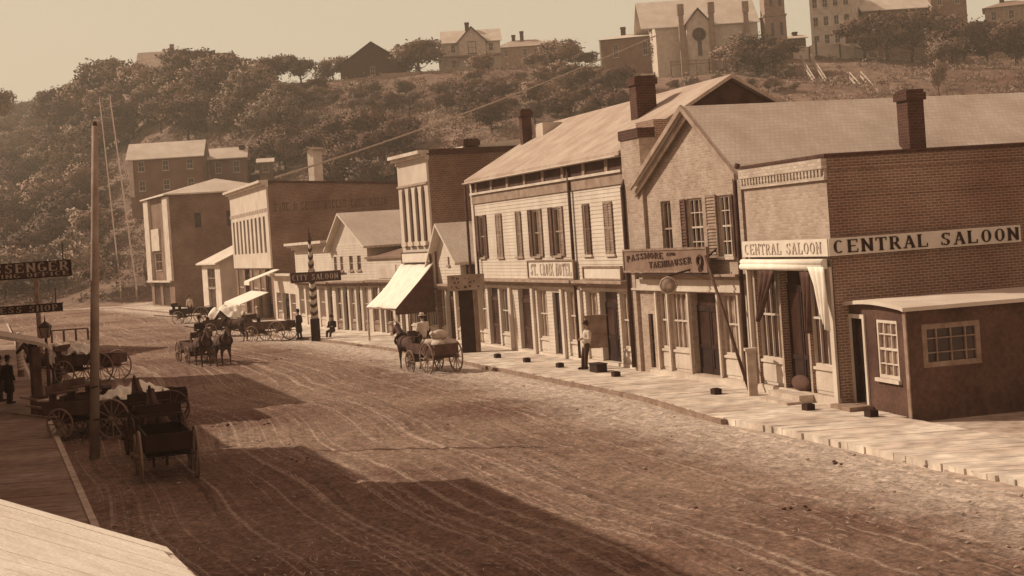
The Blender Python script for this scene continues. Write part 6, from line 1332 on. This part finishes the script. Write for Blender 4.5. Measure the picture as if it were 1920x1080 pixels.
# ---- far wagons before the brick block
org = G(452, 632); h2 = math.atan2(.35, -.94); w3 = wagon('wagon with pale cloth top standing before the large brick block', (org.x, org.y, .03), h2, 'cloth', 2.9, 1.2, .5, .62); q = at_axis(org, h2, .9, 0, 1.25); cloth_heap('pale cloth cover over the wagon before the large brick block', q, h2, 1.3, .7, .75, 'canvas', 3)
org = G(385, 606); wagon('far dark wagon at the right kerb beside the little roadside house', (org.x, org.y, .03), math.atan2(.2, -.97), 'box', 3.2, 1.3, .55, .68, 'vdark')
# ---- team coming up the street
org = G(404, 690); h4 = math.atan2(-.86, .42)
for s_, lab in ((-.5, 'dark horse at the left of the pair pulling the buckboard in mid street'), (.5, 'dark horse at the right of the pair pulling the buckboard in mid street')): horse(lab, at_axis(org, h4, -.3, -s_, .03), h4, 'horse', True, group='pair of horses drawing the buckboard')
bo = at_axis(org, h4, -4.4, 0, .03); wagon('light buckboard drawn toward the camera by a pair of dark horses', bo, h4, 'box', 2.8, 1.1, .5, .6)
q = at_axis(bo, h4, 1.9, 0, 1.02); person('driver in dark coat seated on the buckboard behind the pair of horses', q, h4, 'sit', 'coat', 'trousers', 'hat', long=False)
# ---- wagons nosed to the left kerb
org = G(222, 716); h5 = math.atan2(.35, -1); wagon('tall sided farm wagon with big wheels, farthest of those parked at the left kerb', (org.x-.35, org.y, .03), h5, 'box', 3.1, 1.2, .55, .70, 'wood_d', 'wood'); horse('dark horse in front of the tall sided farm wagon at the left kerb', at_axis(org, h5, 3.9, 0, .03), h5, 'horse')
q = at_axis(org, h5, 1.9, 0, 1.32); cloth_heap('white canvas bundle on the front of the farthest parked wagon', q, h5, .6, .5, .42, 'canvas', 5); 
org = G(232, 800); h6 = math.atan2(.30, -.95); wagon('low dray with bare planks at the left kerb beside the telegraph pole', (org.x-.3, org.y+2.4, .03), h6, 'dray', 3.3, 1.3, .45, .5, 'wood', 'wood', name='dray', cat='dray')
org = G(262, 806); wagon('wagon carrying two white cloth bundles in the shaded row at the left kerb', (org.x, org.y+.2, .03), h6, 'cloth', 3.0, 1.2, .5, .62, 'wood_d'); q = at_axis((org.x, org.y+.2), h6, .0, 0, 1.12); cloth_heap('long white cloth bundle lying on the shaded wagon right of the telegraph pole', q, h6, .9, .45, .35, 'canvas', 6)
q = at_axis((org.x, org.y-1.6), h6, .2, 0, 1.12); wagon('near wagon in the shaded kerb row, carrying a folded white sheet', (org.x, org.y-1.7, .03), h6, 'cloth', 3.0, 1.2, .5, .62, 'wood_d'); cloth_heap('folded white sheet on the near wagon of the shaded row', q, h6, .6, .4, .32, 'canvas', 8)
org = G(386, 903); h7 = math.atan2(.94, -.30); wagon('high wheeled light wagon in the dark foreground shadow', (org.x-.95, org.y+.4, .03), h7, 'box', 2.5, 1.1, .52, .64, 'vdark', 'wood'); horse('dark horse in the foreground shadow hitched to the high wheeled wagon', at_axis((org.x-.95, org.y+.4), h7, 3.2, 0, .03), h7, 'horse')
# ---- more of the dark cluster at the left kerb
org = G(300, 862); hA = math.atan2(.94, -.36); wagon('dark light wagon between the telegraph pole and the high wheeled wagon', (org.x, org.y, .03), hA, 'box', 2.4, 1.1, .5, .6, 'vdark', 'wood_d'); horse('dark horse hitched ahead of the wagon beside the telegraph pole', at_axis(org, hA, 3.1, 0, .03), hA, 'horse')
org = G(330, 800); hB = math.atan2(-.25, -1); wagon('dark wagon with empty bed right of the two wagons carrying white cloths', (org.x-.2, org.y+.3, .03), hB, 'box', 2.8, 1.1, .5, .6, 'vdark', 'wood_d')
# ---- dung and straw trodden into the street
rs = np.random.RandomState(8); mbd = MB(); mbs_ = MB()
for i in range(24):
    Y = 22+(95-22)*rs.rand()**1.4; x = kerbx(Y)+(facx(Y)-3-kerbx(Y))*rs.rand()
    for k in range(rs.randint(2, 7)): r_ = .02+.03*rs.rand(); mbd.ball((x+rs.randn()*.14, Y+rs.randn()*.14, .11+.04*rs.rand()), r_*1.2, r_, r_*.7, 6, 4)
for i in range(1500):
    c0 = rs.randint(60); rc = np.random.RandomState(c0+100); Y = 22+(80-22)*rc.rand()**1.3+rs.randn()*.8; x = kerbx(Y)+(facx(Y)-3-kerbx(Y))*rc.rand()+rs.randn()*.6; a = rs.rand()*3.14; l_ = .08+.14*rs.rand(); z = .14+.03*rs.rand()
    mbs_.quad((x, Y, z), (x+l_*math.cos(a), Y+l_*math.sin(a), z+.01), (x+l_*math.cos(a)+.012, Y+l_*math.sin(a)+.012, z+.01), (x+.012, Y+.012, z))
mbd.build('dung', 'wood_d', kind='stuff'); mbs_.build('straw', 'sack', kind='stuff')
# ---- people
p = G(1102, 692, .17); person('man in pale shirt and dark trousers lounging outside the hotel shop', (p.x, p.y, .17), R(200), 'lean', 'shirt', 'trousers', 'hat', long=False)
p = G(19, 757, .16); person('man in long dark coat standing on the left boardwalk, nearer the kerb', (p.x, p.y, .16), R(60), 'stand', 'coat', 'trousers', 'hat', sc=1.04)
p = G(3, 753, .16); person('man in brown coat cut by the left edge of the picture', (p.x, p.y, .16), R(30), 'stand', 'dark', 'trousers', 'hat', sc=1.0)
p = G(106, 716, .16); person('person in white shirt standing by the horses at the left kerb', (p.x, p.y, .05), R(-40), 'stand', 'shirt', 'trousers', 'straw', long=False)
p = G(357, 592, .17); person('distant figure in pale shirt before the far brick building', (p.x, p.y, .17), R(-80), 'stand', 'shirt', 'trousers', 'hat', long=False)
p = G(624, 631, .17); person('man in dark coat sitting before the steep gabled shop', (p.x, p.y, -.0), R(-110), 'sit', 'coat', 'trousers', 'hat', long=False)
# ---- small dark blocks along the walk edge
for (px, py), dl in zip(((933,671), (988,679), (1050,689), (1155,706), (1343,739), (1483,735), (1516,769), (1634,781)), ('before the left dark door of the hotel', 'before the tall recessed hotel door', 'before the narrow middle hotel door', 'right of the crate by the hotel shop', 'before the gabled shop doorway', 'on the sill of the saloon doorway', 'at the end of the saloon step', 'before the shed door')):
    p = G(px, py, .17); s_ = .15; o = MB().box(-s_,s_,-.12,.12,0,.17).box(-s_+.05,s_-.05,-.08,.08,.17,.19).build('dark_block', 'vdark', loc=(p.x, p.y, .168)); o.rotation_euler = (0,0,HOT.rz); tag(o, 'small dark block '+dl, 'wooden block', 'dark blocks along the boardwalk')
p = G(1112, 698, .17); o = MB().box(-.38,.38,-.2,.2,0,.3).box(-.42,.42,-.23,.23,.3,.33).build('crate', 'vdark', loc=(p.x+.2, p.y, .168)); o.rotation_euler = (0,0,HOT.rz); tag(o, 'dark crate at the feet of the man outside the hotel shop', 'crate')
# tan panel sign projecting from the shop by the man, and a dark coat hung by the door
f = HOT; xx, zz = f.f(1126, 652, -.5); t = thing('projecting_panel', 'faded tan board panel standing out from the hotel shop doorway beside the man', 'sign', f.w(xx-.15, -1.0, zz), f.rz+R(72))
MB().box(-.0,.8,-.03,.03,0,1.2).build('panel', 'wood', t); MB().box(-.05,.85,-.05,.05,1.2,1.26).build('top_rail', 'wood', t)
# stones and scraps in the street
rs = np.random.RandomState(3); sm = MB().ball((0,0,0),1,.8,.5,8,6).mesh('stone'); sm.materials.append(M['verge'])
sc_ = MB()
for i in range(900):
    Y = 22+(75-22)*rs.rand()**1.6; x = kerbx(Y)+(facx(Y)-3-kerbx(Y))*rs.rand(); r_ = .012+.035*rs.rand()**4; sc_.ball((x,Y,.09+.05*rs.rand()), r_*1.3, r_, r_*.6, 6, 4)
sc_.build('gravel', 'tan', kind='stuff')

# ---- haze volume: fades the far hill, added to lift the dark tones
hz_ = MB().box(-900, 900, -70, 1200, -2.5, 75).build('added_haze', bpy.data.materials.new('added_haze_volume'), kind='stuff'); hm = hz_.data.materials[0]; hm.use_nodes = True; hn = hm.node_tree; hn.nodes.clear()
ho = hn.nodes.new('ShaderNodeOutputMaterial'); hv = hn.nodes.new('ShaderNodeVolumePrincipled'); hv.inputs['Color'].default_value = (.95, .83, .68, 1); hv.inputs['Density'].default_value = .00055; hv.inputs['Anisotropy'].default_value = .1
hn.links.new(hv.outputs[0], ho.inputs['Volume'])
